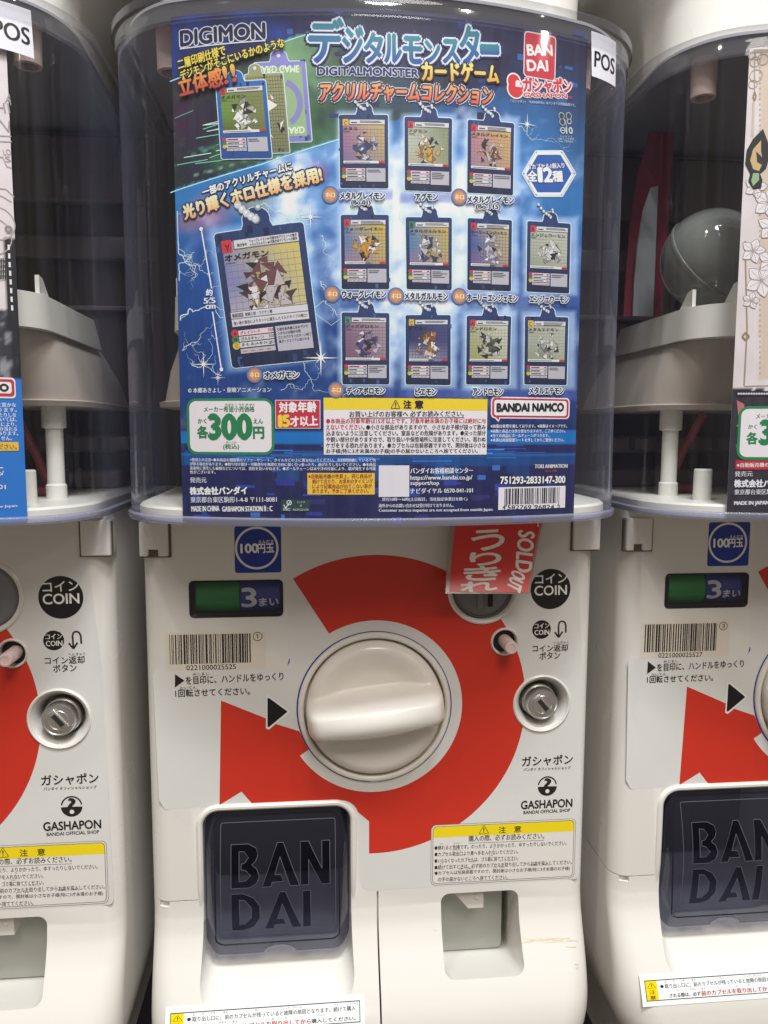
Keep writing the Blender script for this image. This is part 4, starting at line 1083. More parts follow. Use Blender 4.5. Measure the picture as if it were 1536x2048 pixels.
def art_main(px, py):
    ya = band_y(px, (334, 160), (620, 62)); yb = band_y(px, (334, 384), (700, 269))
    n = fbm(px / 90, py / 90, 1); m = fbm(px / 30, py / 30, 3, 3)
    if py < ya:
        c = mixc(lin('#1b1f4e'), lin('#27489e'), sst(.0, .7, 0.35 + n * .5 - (120 - py) / 500))
    elif py < yb:
        st = fbm((px * .28 + py) / 7.0, (px - py * .28) / 140, 5, 3)
        t = sst(330, 700, px)
        c = mixc(lin('#24263a'), lin('#4a7a55'), sst(-.2, .6, n * .5 + t * .55 - .1))
        c = mixc(c, lin('#8ab083'), .6 * sst(.15, .7, n + t * .45 - (py - 150) / 320))
        c = mixc(c, lin('#9cc49a'), .6 * math.exp(-((px - 560) / 75) ** 2 - ((py - 170) / 90) ** 2) * (.7 + n))
        c = mixc(c, lin('#4a2444'), .75 * sst(430, 340, px) * sst(150, 230, py) * sst(330, 240, py))
        c = mixc(c, lin('#7fd0b4'), .65 * sst(.25, .7, st) * sst(520, 350, px) * sst(215, 300, py))
        c = mixc(c, lin('#dfeee0'), .55 * sst(.35, .75, st) * sst(300, 370, py))
        if px > 620: c = mixc(c, lin('#1f3c6a'), sst(640, 1000, px))
    else:
        c = mixc(lin('#4683c4'), lin('#2c5ca4'), sst(380, 560, py))
        c = mixc(c, lin('#234a90'), sst(520, 720, py)); c = mixc(c, lin('#20316e'), sst(740, 960, py))
    if py > yb or px > 640:
        # blue sky with the white glow behind the charms
        g = 1.25 * math.exp(-((px - 860) / 200) ** 2 - ((py - 490) / 215) ** 2) + .7 * math.exp(-((px - 560) / 60) ** 2 - ((py - 460) / 150) ** 2)
        t = sst(620, 720, px) if py < yb else 1
        k = sst(.0, .6, g * .75 + n * .42 + m * .12 - .05)
        if py > 240 or px < 640: c = mixc(c, lin('#a9c4ea'), .9 * k * t)
        k2 = sst(.42, .95, g * .82 + n * .6 + m * .2); c = mixc(c, lin('#e6ecf6'), k2 * t)
    # dark upper right corner with circuit blocks
    u = sst(60, 330, py); d = sst(560, 760, px) * (1 - u)
    blk = noise.cell(Vector((px / 34, py / 22, 2))) * .5 + noise.cell(Vector((px / 13, py / 40, 8))) * .5
    c = mixc(c, mixc(lin('#1c1e4a'), lin('#2b5a9a'), .65 * blk * sst(20, 260, py)), d)
    c = mixc(c, lin('#1d1c40'), sst(1060, 1170, px) * sst(480, 120, py) * .75)
    # digital blocks and bars at the foot
    f = sst(790, 900, py)
    b1 = noise.cell(Vector((px / 46, py / 30, 4))); b2 = noise.cell(Vector((px / 21, py / 15, 9)))
    c2 = mixc(lin('#20265e'), lin('#2c62a8'), sst(.55, 1, b1) * .8); c2 = mixc(c2, lin('#1b1a48'), sst(.6, .9, b2) * .7); c2 = mixc(c2, lin('#1a1c46'), sst(940, 1040, py) * .6)
    c = mixc(c, c2, f * .9)
    if 861 < py < 888: c = mixc(c, lin('#2f86d6'), .8)
    elif 905 < py < 912: c = mixc(c, lin('#3a86d0'), .6)
    elif 912 <= py < 930: c = mixc(c, lin('#2668b4'), .45)
    # glows behind lettering, cards and badges
    for q, _, _, _, _ in CARDS:
        cx, cy = cardc(q); d = max(abs(px - cx) - 50, abs(py - cy) - 74, 0)
        if d < 9: c = mixc(c, lin('#bcd4f4'), .55 * (1 - d / 9))
        if abs(py - (cy + 90)) < 14 and abs(px - cx) < 58: c = mixc(c, lin('#5a6ab8'), .6 * sst(14, 5, abs(py - (cy + 90))))
    if py > 380:
        # glow of the big charm: distance to its slanted edges
        dx = px - 533; dy = py - 588; a = dx * .99 + dy * -.135; a2 = (dx + dy * -.128); b_ = dy + dx * .135
        d = max(abs(a2) - 92, abs(b_) - 137, 0)
        if d < 16: c = mixc(c, lin('#9cc6f6'), .6 * (1 - d / 16))
        xl = 399 + (py - 456) * 41 / 282
        if 440 < py < 750: c = mixc(c, lin('#2a58a8'), .7 * sst(24, 4, abs(px - xl)))
    for x, y, r, col in ((420, 425, 55, '#d08a8a'), (505, 402, 55, '#c0c070'), (635, 345, 34, '#b04a9a'), (375, 445, 35, '#b07a6a')):
        d = hypot(px - x, (py - y) * 1.2)
        if d < r: c = mixc(c, lin(col), .6 * (1 - d / r))
    v = 1 + .12 * m; g_ = .3 * c[0] + .5 * c[1] + .2 * c[2]; v *= .70 + .32 * sst(.08, .55, g_); c = tuple(max(0, g_ + (x_ - g_) * 1.16) for x_ in c); return (c[0] * v, c[1] * v, c[2] * v)
def bil(q, u, v):
    return ((q[0][0] * (1 - u) + q[1][0] * u) * (1 - v) + (q[3][0] * (1 - u) + q[2][0] * u) * v, (q[0][1] * (1 - u) + q[1][1] * u) * (1 - v) + (q[3][1] * (1 - u) + q[2][1] * u) * v)
def card(P, c, seed, big=False, back=None, tab=True, lay=2, tabpos=.5, stats=True):
    q, bd, tint, title, shard = c; R = random.Random(seed)
    uvq = [P.uv(*p) for p in q]
    U = lambda u, v: ((uvq[0][0] * (1 - u) + uvq[1][0] * u) * (1 - v) + (uvq[3][0] * (1 - u) + uvq[2][0] * u) * v, (uvq[0][1] * (1 - u) + uvq[1][1] * u) * (1 - v) + (uvq[3][1] * (1 - u) + uvq[2][1] * u) * v)
    wpx = hypot(q[1][0] - q[0][0], q[1][1] - q[0][1]); hpx = hypot(q[3][0] - q[0][0], q[3][1] - q[0][1])
    def box_(u0, v0, u1, v1, col, l): P.shape([U(u0, v1), U(u1, v1), U(u1, v0), U(u0, v0)], lin(col) if isinstance(col, str) else col, l)
    navy = back or ('#253a6a', '#182342')
    e = 1.6 / wpx; f = 1.6 / hpx
    tc_ = (tabpos, -0.0); rt = .155 if not big else .15
    asp = wpx / hpx
    def tabshape(r, col, l):
        pts = [U(tc_[0] + r * 1.25, .02), U(tc_[0] + r, -.05 * (1 if not big else .7))] + [U(tc_[0] + r * cos(a), -.065 * (1.0) - r * asp * .82 * sin(a)) for a in [pi * i / 14 for i in range(15)]] + [U(tc_[0] - r, -.05 * (1 if not big else .7)), U(tc_[0] - r * 1.25, .02)]
        P.shape(pts, lin(col), l)
    def rr(e_, f_, rad): return [U(x, y) for x, y in [(p[0], 1 - p[1] / hpx * wpx) for p in rrect(-e_, 1 + e_, -f_ * hpx / wpx, hpx / wpx * (1 + f_), rad, 4)]]
    if tab: tabshape(rt + e, '#cfe0f4', lay)
    P.shape(rr(e, f, .05), lin('#cfe0f4'), lay)
    if tab: tabshape(rt, navy[0], lay + .5)
    P.shape(rr(0, 0, .04), lin(navy[1]), lay + .6, grad=(lin(navy[1]), lin(navy[0])))
    for i in range(26 if big else 8):       # mottling of the foil border
        u = R.random(); v = R.choice((R.uniform(.02, .05), R.uniform(.93, .98), R.random())); r_ = R.uniform(.01, .03); box_(u - r_, v - r_, u + r_, v + r_, R.choice(('#38568c', '#17213f', '#26406e')), lay + .65 + R.random() * .1)
    if tab:
        o = U(.56 * 1, -.055); P.disc_uv(U(tc_[0], -.075), .00085 * (2 if big else 1), lin('#d8dce4'), lay + 1)
    if not stats: return U
    # picture
    pl, pr, pt, pb = .075, .925, .075, .66
    n = 8; A, B, C3 = (tuple(x_ * .82 for x_ in lin(t)) for t in tint)
    for i in range(n):
        for j in range(n):
            t = lambda a, b: mixc(mixc(A, B, min(1, max(0, a * 1.1 + .1 * sin(b * 9)))), C3, .7 * sst(.45, 1.0, b) * (1 - a * .6))
            u0, u1 = pl + (pr - pl) * i / n, pl + (pr - pl) * (i + 1) / n; v0, v1 = pt + (pb - pt) * j / n, pt + (pb - pt) * (j + 1) / n
            pts = [(u0, v1), (u1, v1), (u1, v0), (u0, v0)]; P.tri([U(*p) for p in pts], [t((a - pl) / (pr - pl), (b - pt) / (pb - pt)) for a, b in pts], lay + 1)
    g = mixc(A, W_, .55); gd = mixc(A, (0.1, .1, .12), .35)
    for i in range(1, 12): P.line_uv([U(pl + (pr - pl) * i / 12, pt + .1), U(pl + (pr - pl) * i / 12, pb)], .00018, gd, lay + 1.5)
    for j in range(1, 11): P.line_uv([U(pl, pt + .08 + (pb - pt - .08) * j / 11), U(pr, pt + .08 + (pb - pt - .08) * j / 11)], .00018, gd, lay + 1.6)
    # plain stand-in for the drawn figure: a fan of loose facets in the picture's colours
    base = lin(shard); cx, cy = .52, .44
    dk = (0.02, .02, .03)
    for k in range(60 if big else 34):
        a = R.uniform(0, 2 * pi); d = R.uniform(0, 1) ** .7 * .23; x = cx + d * cos(a) * 1.15; y = cy + d * sin(a) * .9; s_ = R.uniform(.05, .13) * (1.25 - d * 2.6)
        b_ = R.uniform(0, 6.3); col = R.choice((base, base, mixc(base, W_, .5), mixc(base, dk, .6), mixc(base, W_, .8), mixc(base, B, .6), dk))
        tri_ = [(x + s_ * 1.25 * cos(b_), y + s_ * 1.25 * sin(b_) * .7), (x + s_ * .8 * cos(b_ + 2.0), y + s_ * .8 * sin(b_ + 2.0) * .6), (x + s_ * .7 * cos(b_ + 3.9), y + s_ * .7 * sin(b_ + 3.9) * .7)]
        tri_ = [(min(.9, max(.1, t_[0])), min(.63, max(.2, t_[1]))) for t_ in tri_]
        P.shape([U(*t_) for t_ in tri_], col, lay + 1.8 + k * .015); P.line_uv([U(*t_) for t_ in tri_], .00022 if big else .00016, dk, lay + 1.81 + k * .015)
    # header
    hc = {'A': '#c03848', 'B': '#3a7a58', 'C': '#d2b04a', 'V': '#c8363e', 'E': '#4a8a6a'}[bd]
    box_(.07, .06, .185, .15, hc, lay + 3)
    box_(.205, .065, .935, .135, '#55565c', lay + 2.9); box_(.212, .070, .928, .130, '#cfced2', lay + 3)
    L2 = lambda u, v: bil(q, u, v)
    P.text('A' if bd in 'AV' else ('B' if bd in 'BE' else 'C'), L2(.10, .14), L2(.155, .14), hpx * .055, '#2c1a1c', lay + 4, 0, flip=bd == 'V')
    if big:
        P.text('融合条件', L2(.24, .118), L2(.35, .118), 6.5, '#2a2a2e', lay + 4, .00006)
        P.text('ウォーグレイモン⇔究極合体デジモンへの融合', L2(.38, .099), L2(.91, .096), 6.5, '#2a2a2e', lay + 4, .00005); P.text('メタルガルルモン⇔究極合体デジモンへの融合', L2(.38, .126), L2(.91, .122), 6.5, '#2a2a2e', lay + 4, .00005)
    else:
        for v in (.088, .105, .122)[:R.choice((2, 3))]: P.line_uv([U(.42, v), U(R.uniform(.8, .9), v)], .0003, lin('#55555c'), lay + 4)
        P.line_uv([U(.24, .108), U(.36, .108)], .0005, lin('#44444a'), lay + 4.1)
    P.text(title, L2(.085, .212), L2(min(.88, .085 + .098 * len(title)), .210), hpx * .047, '#1c1a20', lay + 4, .00016 if big else .0001)
    P.line_uv([U(.09, .228), U(.2, .228)], .0003, lin('#55555c'), lay + 4)
    # strips, values, text box
    if big:
        box_(.065, .585, .935, .70, '#66666c', lay + 3); box_(.07, .59, .93, .635, '#cfccd2', lay + 3.3); box_(.07, .642, .93, .695, '#cfccd2', lay + 3.3)
        box_(.085, .600, .21, .628, '#2c2a30', lay + 3.6); P.text('究極体', L2(.095, .627), L2(.2, .627), 6, '#cfccd2', lay + 4)
        P.text('聖騎士型・ワクチン種', L2(.225, .629), L2(.53, .628), 7, '#26262a', lay + 4, .00006)
        P.text('強い善の意志によりネットに誕生したマルチタイプの戦士!', L2(.085, .686), L2(.91, .683), 7, '#26262a', lay + 4, .00006)
    else:
        box_(.075, .625, .80 if R.random() < .7 else .5, .66, '#d8d6d8', lay + 3); P.line_uv([U(.1, .645), U(.62, .645)], .0003, lin('#44444a'), lay + 3.4)
        box_(.80, .628, .92, .655, '#c02c38', lay + 3)
    for k, (nm, val, dot) in enumerate((('グレイソード', '700', '#b83848'), ('ガルルキャノン', '700', '#2f7a5c'), ('まもる(Aを0に)', '550', '#d0b048'))):
        v = .728 + k * .045
        P.disc_uv(U(.085, v + .018), .0021 if big else .0011, lin(dot), lay + 3.2, n=14)
        box_(.125, v, .52, v + .038, ('#e2c4cc', '#c9c6ca', '#d0ced2')[k], lay + 3)
        if big: P.text(nm, L2(.14, v + .033), L2(.14 + .037 * len(nm), v + .032), 7, '#232326', lay + 4, .00006, shear=.15); P.text(val, L2(.45, v + .031), L2(.51, v + .030), 6, '#232326', lay + 4, shear=.15); P.text('ABC'[k], L2(.07, v + .034), L2(.10, v + .033), 6, '#181818', lay + 4)
        else: P.line_uv([U(.15, v + .02), U(R.uniform(.3, .38), v + .02)], .00045, lin('#333338'), lay + 4); P.line_uv([U(.45, v + .02), U(.50, v + .02)], .00045, lin('#333338'), lay + 4)
    box_(.125, .865, .52, .90, '#b9b2b8', lay + 3)
    for k in range(4): P.line_uv([U(.15 + k * .09, .884), U(.20 + k * .09, .884)], .0004 if big else .0002, lin('#8a6a70'), lay + 3.4)
    box_(.545, .725, .94, .91, '#b4b2bc', lay + 3)
    if big:
        for k, s_ in enumerate(('○進化条件欄にあるデジモ', 'ンからのみ融合可能', '○このデジモンはターン終了', '後ダークエリアに送られる')): P.text(s_, L2(.56, .762 + k * .030), L2(.56 + .0285 * len(s_), .760 + k * .030), 6, '#232326', lay + 4, .00005)
    else:
        for k in range(R.choice((2, 3, 4))): P.line_uv([U(.57, .752 + k * .024), U(R.uniform(.75, .92), .752 + k * .024)], .0004, lin('#4a4a52'), lay + 4)
    return U
def chain(P, x, y, dx, dy, n, r, lay=6):
    for i in range(n):
        t = i / (n - 1); c = P.uv(x + dx * t, y + dy * t + 3 * sin(t * 3)); P.disc_uv(c, r, lin('#6a7080'), lay + i * .05, n=14); P.disc_uv((c[0] - r * .1, c[1] + r * .12), r * .8, lin('#c6cad2'), lay + .4 + i * .05, n=12); P.disc_uv((c[0] - r * .25, c[1] + r * .3), r * .35, lin('#f4f4f4'), lay + .8, n=8)
def lightning(P, a, b, wid, col, seed, depth=6, rough=.16, branch=.25, lay=1.2):
    R = random.Random(seed)
    def rec(p, q, d):
        if d == 0: return [p]
        L_ = hypot(q[0] - p[0], q[1] - p[1]); m = ((p[0] + q[0]) / 2 + R.gauss(0, L_ * rough), (p[1] + q[1]) / 2 + R.gauss(0, L_ * rough)); return rec(p, m, d - 1) + rec(m, q, d - 1)
    pts = [(max(p_[0], 339 + (p_[1] - 38) * .03), p_[1]) for p_ in rec(a, b, depth) + [b]]; P.line_uv([P.uv(*p) for p in pts], wid, lin(col), lay, True)
    if wid > .00022:
        for _ in range(int(branch * 16)):
            i = R.randrange(len(pts) - 2); ang = atan2(b[1] - a[1], b[0] - a[0]) + R.choice((-1, 1)) * R.uniform(.4, 1.2); l = R.uniform(.15, .4) * hypot(b[0] - a[0], b[1] - a[1])
            lightning(P, pts[i], (pts[i][0] + l * cos(ang), pts[i][1] + l * sin(ang)), wid * .5, col, R.random(), 4, .18, .1, lay)
def star(P, x, y, r, lay=5):
    c = P.uv(x, y); k = P.uv(x + 1, y)[0] - c[0]
    for a0, f in ((0, 1), (pi / 2, 1), (pi / 4, .4), (3 * pi / 4, .4)):
        for a in (a0, a0 + pi):
            w_ = .05 * r * k; P.shape([(c[0] - w_ * sin(a), c[1] + w_ * cos(a)), (c[0] + w_ * sin(a), c[1] - w_ * cos(a)), (c[0] + r * f * k * cos(a), c[1] + r * f * k * sin(a))], lin('#e8f0fa'), lay)
    P.disc_uv(c, .13 * r * k, lin('#fbfcff'), lay + .5, n=12)

# --- the poster of the middle machine
proot = prop(empty('poster', (0, -0.07, 0.13)), 'blue poster with rows of card charms in the middle hopper', 'poster', 'posters in the hoppers')
BACK = (0, 0.07, -0.13)
MID = {}
a = hop_pt(335, 38); b = hop_pt(1180, 63); c_ = hop_pt(364, 1042); d_ = hop_pt(1153, 1031)
S0, S1, Z0, Z1 = (a[0] + c_[0]) / 2, (b[0] + d_[0]) / 2, ZB + 0.0006, 0.3895
me = poster_grid(S0, S1, Z0, Z1, art_main, 0.0)
link_mesh('printed_sheet', me, M['ink'], proot, True, 60, BACK)
bm = bmesh.new(); g = [[bm.verts.new((*hop(S0 + (S1 - S0) * i / 40, POFF - 0.0006), z)) for i in range(41)] for z in (Z0, Z1)]
for i in range(40): bm.faces.new((g[0][i], g[0][i + 1], g[1][i + 1], g[1][i]))
bm_obj('sheet_back', bm, M['tray'], proot, loc=BACK)
def newP(): return Print('hopper', 0.0, POFF)
P = newP()                                            # lightning, lines and sparkles of the artwork
P.line([(335, 159.5), (480, 110), (620, 62)], .0006, '#9fd4f4', 1); P.line([(336, 383), (520, 326), (700, 269)], .0006, '#a8e0f8', 1)
for i, (p, q, w_) in enumerate([((336, 420), (392, 545), .0005), ((340, 480), (420, 560), .0006), ((345, 560), (440, 520), .0005), ((350, 640), (470, 610), .0007), ((360, 700), (440, 640), .0004), ((380, 730), (420, 660), .0005), ((560, 480), (620, 400), .0004), ((610, 410), (645, 640), .0005), ((640, 560), (700, 640), .0004), ((600, 700), (690, 790), .0004), ((560, 780), (650, 730), .0003), ((500, 420), (640, 440), .0004), ((640, 470), (680, 560), .0003), ((800, 420), (880, 470), .0003), ((1040, 250), (1150, 300), .0003), ((440, 750), (380, 690), .0004)]):
    lightning(P, p, q, w_, '#cfe2f8', i + 3)
star(P, 641, 715, 38); star(P, 404, 728, 26); star(P, 433, 755, 16); star(P, 620, 432, 26); star(P, 1058, 246, 20); star(P, 505, 640, 8)
R = random.Random(4)
for i in range(60):
    x = R.uniform(368, 1105); y = R.uniform(930, 1036); l = R.uniform(6, 40); P.rect(x, y, x + l, y + R.uniform(2, 14), R.choice(('#2b3f96', '#1d1d52', '#3568b8', '#2c2a6a', '#24348a')), 1 + i * .01)
for i in range(26):
    x = R.uniform(366, 1030); y = R.uniform(885, 935); P.rect(x, y, x + R.uniform(30, 120), y + R.uniform(1.2, 4), R.choice(('#2f76c6', '#3a8ad8', '#24489c')), 1 + i * .02)
for i in range(16): x = R.uniform(338, 440); y = R.uniform(205, 330); P.line([(x, y), (x + R.uniform(25, 70), y - R.uniform(6, 16))], .0004, R.choice(('#7fc8b0', '#c8e8d8', '#5aa888')), 1 + i * .02)
for i in range(40):
    x = R.uniform(560, 1160); y = R.uniform(30, 225); P.rect(x, y, x + R.uniform(4, 30), y + R.uniform(2, 16), R.choice(('#24306e', '#1a1c48', '#2c5a9c', '#2a3f86')), 1 + i * .01)
P.build('artwork_lines', proot, M['ink'], BACK)
P = newP(); t = P.text                                # titles and captions
P.text('DIGIMON', (358, 88.5), (528, 72), 30, '#17193c', 3, .0007, ('#cfd2dc', .0013)); P.line([(356, 94), (529, 77)], .0006, '#cfd2dc', 3)
Y_ = '#e6d048'; K_ = '#15151c'
t('二層印刷仕様で', (356, 138), (451, 108), 20, Y_, 22, .0002, (K_, .0008)); t('デジモンがそこにいるかのような', (361, 159), (569, 91), 18, Y_, 22, .0002, (K_, .0008))
t('立体感', (359, 192), (446, 169), 36, '#e0663c', 22, .0005, ('#1c1418', .001), grad=('#b8323a', '#e89a48')); t('!!', (449, 166), (472, 160), 34, '#e0663c', 22, .0006, ('#1c1418', .001), grad=('#b8323a', '#e8b858'))
xs = [(614, 688, 33, 121), (678, 728, 48, 121), (724, 770, 60, 121), (772, 822, 64, 121), (798, 842, 70, 122), (838, 874, 78, 122), (872, 922, 74, 122), (906, 962, 47, 124), (960, 1003, 84, 100)]
xs = [(614, 688, 33, 121), (683, 728, 50, 121), (727, 768, 62, 121), (768, 806, 66, 121), (806, 848, 70, 122), (850, 884, 78, 122), (886, 924, 76, 122), (922, 966, 48, 124), (962, 1003, 86, 104)]
for ch, (x0, x1, y0, y1) in zip('デジタルモンスター', xs):
    t(ch, (x0 + 3, y1), (x1 - 3, y1 + 1), y1 - y0, '#3a7ab8', 6, .0013, ('#1a2258', .0034)); t(ch, (x0 + 3, y1), (x1 - 3, y1 + 1), y1 - y0, '#3a7ab8', 7, .0010, ('#d2dae6', .0021), grad=('#2a4c98', '#33848e'))
t('DIGITALMONSTER', (634, 147), (838, 151), 16, '#1b2460', 5, .0004, ('#c8ccd8', .0009))
t('カードゲーム', (846, 158), (1000, 164), 38, '#e8c050', 9, .0007, ('#16141c', .0018), grad=('#d89a30', '#f2e28a'))
t('アクリルチャームコレクション', (638, 200), (985, 208), 36, '#e07a48', 6, .0007, ('#d8d2d8', .0022), shear=.12); t('アクリルチャームコレクション', (638, 200), (985, 208), 36, '#e07a48', 8, .0006, ('#1c2050', .0015), shear=.12, grad=('#d8503c', '#eaa860'))
t('一部のアクリルチャームに', (404, 391), (584, 337), 17, '#e9ecf4', 5, .0003, ('#1c2440', .0009))
t('光り輝くホロ仕様を採用!', (367, 438), (645, 360), 29, '#ecc880', 7, .0007, ('#1e2450', .0017), grad=('#e0a860', '#f4ecc8'))
P.line([(399, 456), (420, 575)], .0007, '#e6eef8', 3); P.line([(422, 622), (440, 738)], .0007, '#e6eef8', 3.5); P.disc(399, 456, .0010, '#eef4fa', 4, n=16); P.disc(440, 738, .0010, '#eef4fa', 4, n=16)
t('約', (409, 590), (422, 590), 13, '#e9eef6', 5, .0002, ('#2a58a8', .0006)); t('5.5', (405, 606), (428, 605), 11, '#e9eef6', 5, .0003, ('#2a58a8', .0006)); t('cm', (408, 617), (428, 616), 8, '#e9eef6', 5, .0003, ('#2a58a8', .0006))
t('© 本郷あきよし・東映アニメーション', (373, 786), (541, 784), 10.5, '#dfe2ea', 4, .0001)
CAP = [('メタルグレイモン', 680, 397, 770, 397), ('(Bo-01)', 703, 410, 741, 410), ('アグモン', 832, 399, 877, 399), ('メタルグレイモン', 936, 404, 1030, 406), ('(Bo-115)', 954, 418, 1003, 419), ('ウォーグレイモン', 684, 594, 772, 594.5), ('メタルガルルモン', 810, 598, 897, 599), ('ホーリーエンジェモン', 936, 601, 1037, 603), ('エンジェウーモン', 1062, 604, 1140, 605), ('ディアボロモン', 694, 788, 770, 788), ('ピエモン', 832, 790, 874, 790), ('アンドロモン', 947, 790, 1008, 790), ('メタルエテモン', 1061, 788, 1130, 788), ('オメガモン', 527, 757, 597, 756)]
for s_, x0, y0, x1, y1 in CAP: t(s_, (x0, y0), (x1, y1), 14 if s_[0] != '(' else 11, '#17192c', 16, .0003, ('#dfe4f2', .0009))
for x, y in ((660, 387.5), (921, 392), (664, 586.5), (793, 590.5), (921, 591.5), (672, 779.5), (507, 749)):
    for i in range(5): P.disc(x, y, .0044 - i * .0005, mixc(lin('#4a6a9a'), lin('#d8924a'), i / 4), 5 + i * .2, n=20)
    t('ホロ', (x - 9, y + 5), (x + 9, y + 5), 10, '#f4e8d8', 7, .0002)
# maker's marks in the upper right
P.rect(1050, 149, 1117, 70, '#dcd6da', 4, .0022); P.rect(1052, 147, 1115, 72, '#c3293c', 5, .0018)
t('BAN', (1059, 107), (1109, 108), 21, '#ece2e2', 6, .0005); t('DAI', (1059, 138), (1100, 139), 21, '#ece2e2', 6, .0005)
P.disc(1031, 159, .0042, '#e6dcdc', 4); P.disc(1035, 174, .0052, '#e6dcdc', 4.2); P.disc(1031, 159, .0034, '#cc2f3a', 5); P.disc(1035, 174, .0044, '#cc2f3a', 5.2); P.disc(1039, 163, .0014, '#e6dcdc', 6); P.rect(1034, 170, 1047, 166.5, '#e6dcdc', 6)
t('ガシャポン', (1051, 181), (1148, 184), 29, '#cc2f3a', 6, .0006, ('#e6dfe2', .0014)); t('GASHAPON', (1051, 191), (1138, 194), 9, '#cc2f3a', 6, .0003, ('#e6dfe2', .0008)); t('™', (1141, 195), (1149, 195), 5, '#cc2f3a', 6)
t('「ガシャポン」「GASHAPON」はバンダイの登録商標です。', (1025, 202), (1155, 211), 6.5, '#aeb4c8', 5, .00008)
for x, y in ((1127.5, 229), (1142, 229), (1129, 241)): P.disc(x, y, .0019, '#aab6b2', 4, n=18); P.disc(x, y, .0015, '#3a4048', 4.5, n=18)
P.disc(1143, 240, .0016, '#aab6b2', 4, r_in=.0010, n=18); P.line([(1134, 236), (1138, 252)], .0005, '#aab6b2', 4)
P.disc(1130, 258, .0017, '#c2cac8', 4, r_in=.0012, n=18); P.line([(1124, 258), (1136, 258)], .0004, '#c2cac8', 4.4); t('10', (1137, 265), (1150, 265), 13, '#c2cac8', 5, .0003)
for s_, x0, x1, y in (('バイオマス', 1124, 1149, 272), ('印刷インキ使用', 1120, 1152, 277), ('No.180062', 1123, 1150, 282)): t(s_, (x0, y), (x1, y + .5), 4, '#c2cac8', 5)
hx = lambda k: [(1102 + 54 * k * cos(a) * 1.0, 345 + 57 * k * sin(a) * .92) for a in [pi / 3 * i for i in range(6)]]
P.line(hx(1.0) + hx(1.0)[:1], .0008, '#d4e0f2', 4); P.line(hx(.9) + hx(.9)[:1], .0016, '#e2eaf6', 4.5); P.poly(hx(.86), '#2a5aa8', 3.5)
t('1カプセル1個入り', (1064, 337), (1133, 334), 11, '#e9eef8', 6, .00022, ('#2a4a90', .0005)); t('全', (1060, 360), (1078, 360), 21, '#e9eef8', 6, .0004, ('#2a4a90', .0006)); t('1', (1081, 361), (1088, 361), 27, '#f2f4fa', 7, .0008, ('#2a4a90', .0006)); t('2', (1092, 361), (1109, 361), 27, '#f2f4fa', 7, .0008, ('#2a4a90', .0006)); t('種', (1110, 361), (1130, 361), 21, '#e9eef8', 6, .0004, ('#2a4a90', .0006))
# the foot: notices, addresses, numbers
N_ = '#d6d9e4'
for s_, x0, y0, x1, y1 in (('<使用上の注意>●本商品を樹脂製のソファーやシート、タイルなどの上に置かないでください。長時間接触していると色', 377, 923, 752, 924), ('が移る場合があります。●取り付け部分・可動部分を無理な方向に強く引っ張ったり、曲げたりしないでください。●本商品', 377, 931.5, 752, 933), ('装着時に発生した破損などについては、責任を負いかねます。●ボールチェーンは水や汗の付着により、錆が発生する可能', 377, 940, 752, 941), ('性がございます。', 377, 948, 428, 948)): t(s_, (x0, y0), (x1, y1), 7, N_, 5, .00008)
t('発売元', (377, 966), (410, 966), 11, N_, 5, .0001); t('株式会社バンダイ', (377, 990), (492, 989), 15, '#e4e6ee', 5, .0004); t('東京都台東区駒形1-4-8 〒111-8081', (378, 1006), (552, 1005), 12, N_, 5, .0001)
t('MADE IN CHINA', (380, 1024), (436, 1023), 11, '#e4e6ee', 5, .0003); t('GASHAPON STATION Ⅱ : C', (442, 1024), (543, 1023), 11, '#e4e6ee', 5, .0003)
P.rect(561, 1023, 618, 1000, '#24423c', 4); P.line([(566, 1010), (570, 1017), (580, 1003)], .0005, N_, 5); P.disc(577, 1006, .0014, N_, 5, r_in=.0010, n=14); t('FSC', (566, 1022), (579, 1022), 5, N_, 6, .0001); t('ミックス', (593, 1007), (609, 1007), 4, N_, 6); t('紙', (599, 1014), (603, 1014), 4, N_, 6); t('FSC® C211791', (585, 1022), (616, 1022), 4, N_, 6)
t('バンダイお客様相談センター', (822, 948), (948, 947), 12, '#e2e5ee', 5, .00014); t('https://www.bandai.co.jp/', (822, 963), (947, 962), 12, '#e2e5ee', 5, .0001); t('support/top', (822, 973), (880, 973), 11, '#e2e5ee', 5, .0001); t('ナビダイヤル 0570-041-101', (822, 988), (948, 986), 11, '#e2e5ee', 5, .0001)
t('受付10時〜16時(土日祝日、当社指定休業日を除く)', (765, 1004), (937, 1003), 8.5, N_, 5, .00008); t('海外からのお問い合わせは受け付けておりません。', (758, 1016), (909, 1015), 8, N_, 5, .00008); t('Customer service inquiries are not accepted from outside Japan.', (758, 1026), (989, 1024), 8, N_, 5, .0001)
for s_, y, x1 in (('※画像は処理を施しております。※画像はイメージです。', 856, 1138), ('※画像と商品とは多少異なりますので、ご了承ください。', 866, 1135), ('※全ての商品にボールチェーンがつきます。', 875, 1102), ('※本体は両面保護シートを外してからご使用ください。', 884, 1132)): t(s_, (984, y), (x1, y - .5), 7.5, '#d6d9e4', 5, .0001)
t('TOEI ANIMATION', (1073, 937), (1139, 936), 8, '#d4d2d8', 5, .0002, ('#1c1c3a', .0005)); t('Since 1956', (1094, 944), (1118, 943.5), 4, '#c04a50', 5)
t('751293-2833147-300', (1004, 968), (1134, 966), 14, '#f0f1f4', 5, .0003, ('#15183a', .0008))
P.build('lettering', proot, M['ink'], BACK)
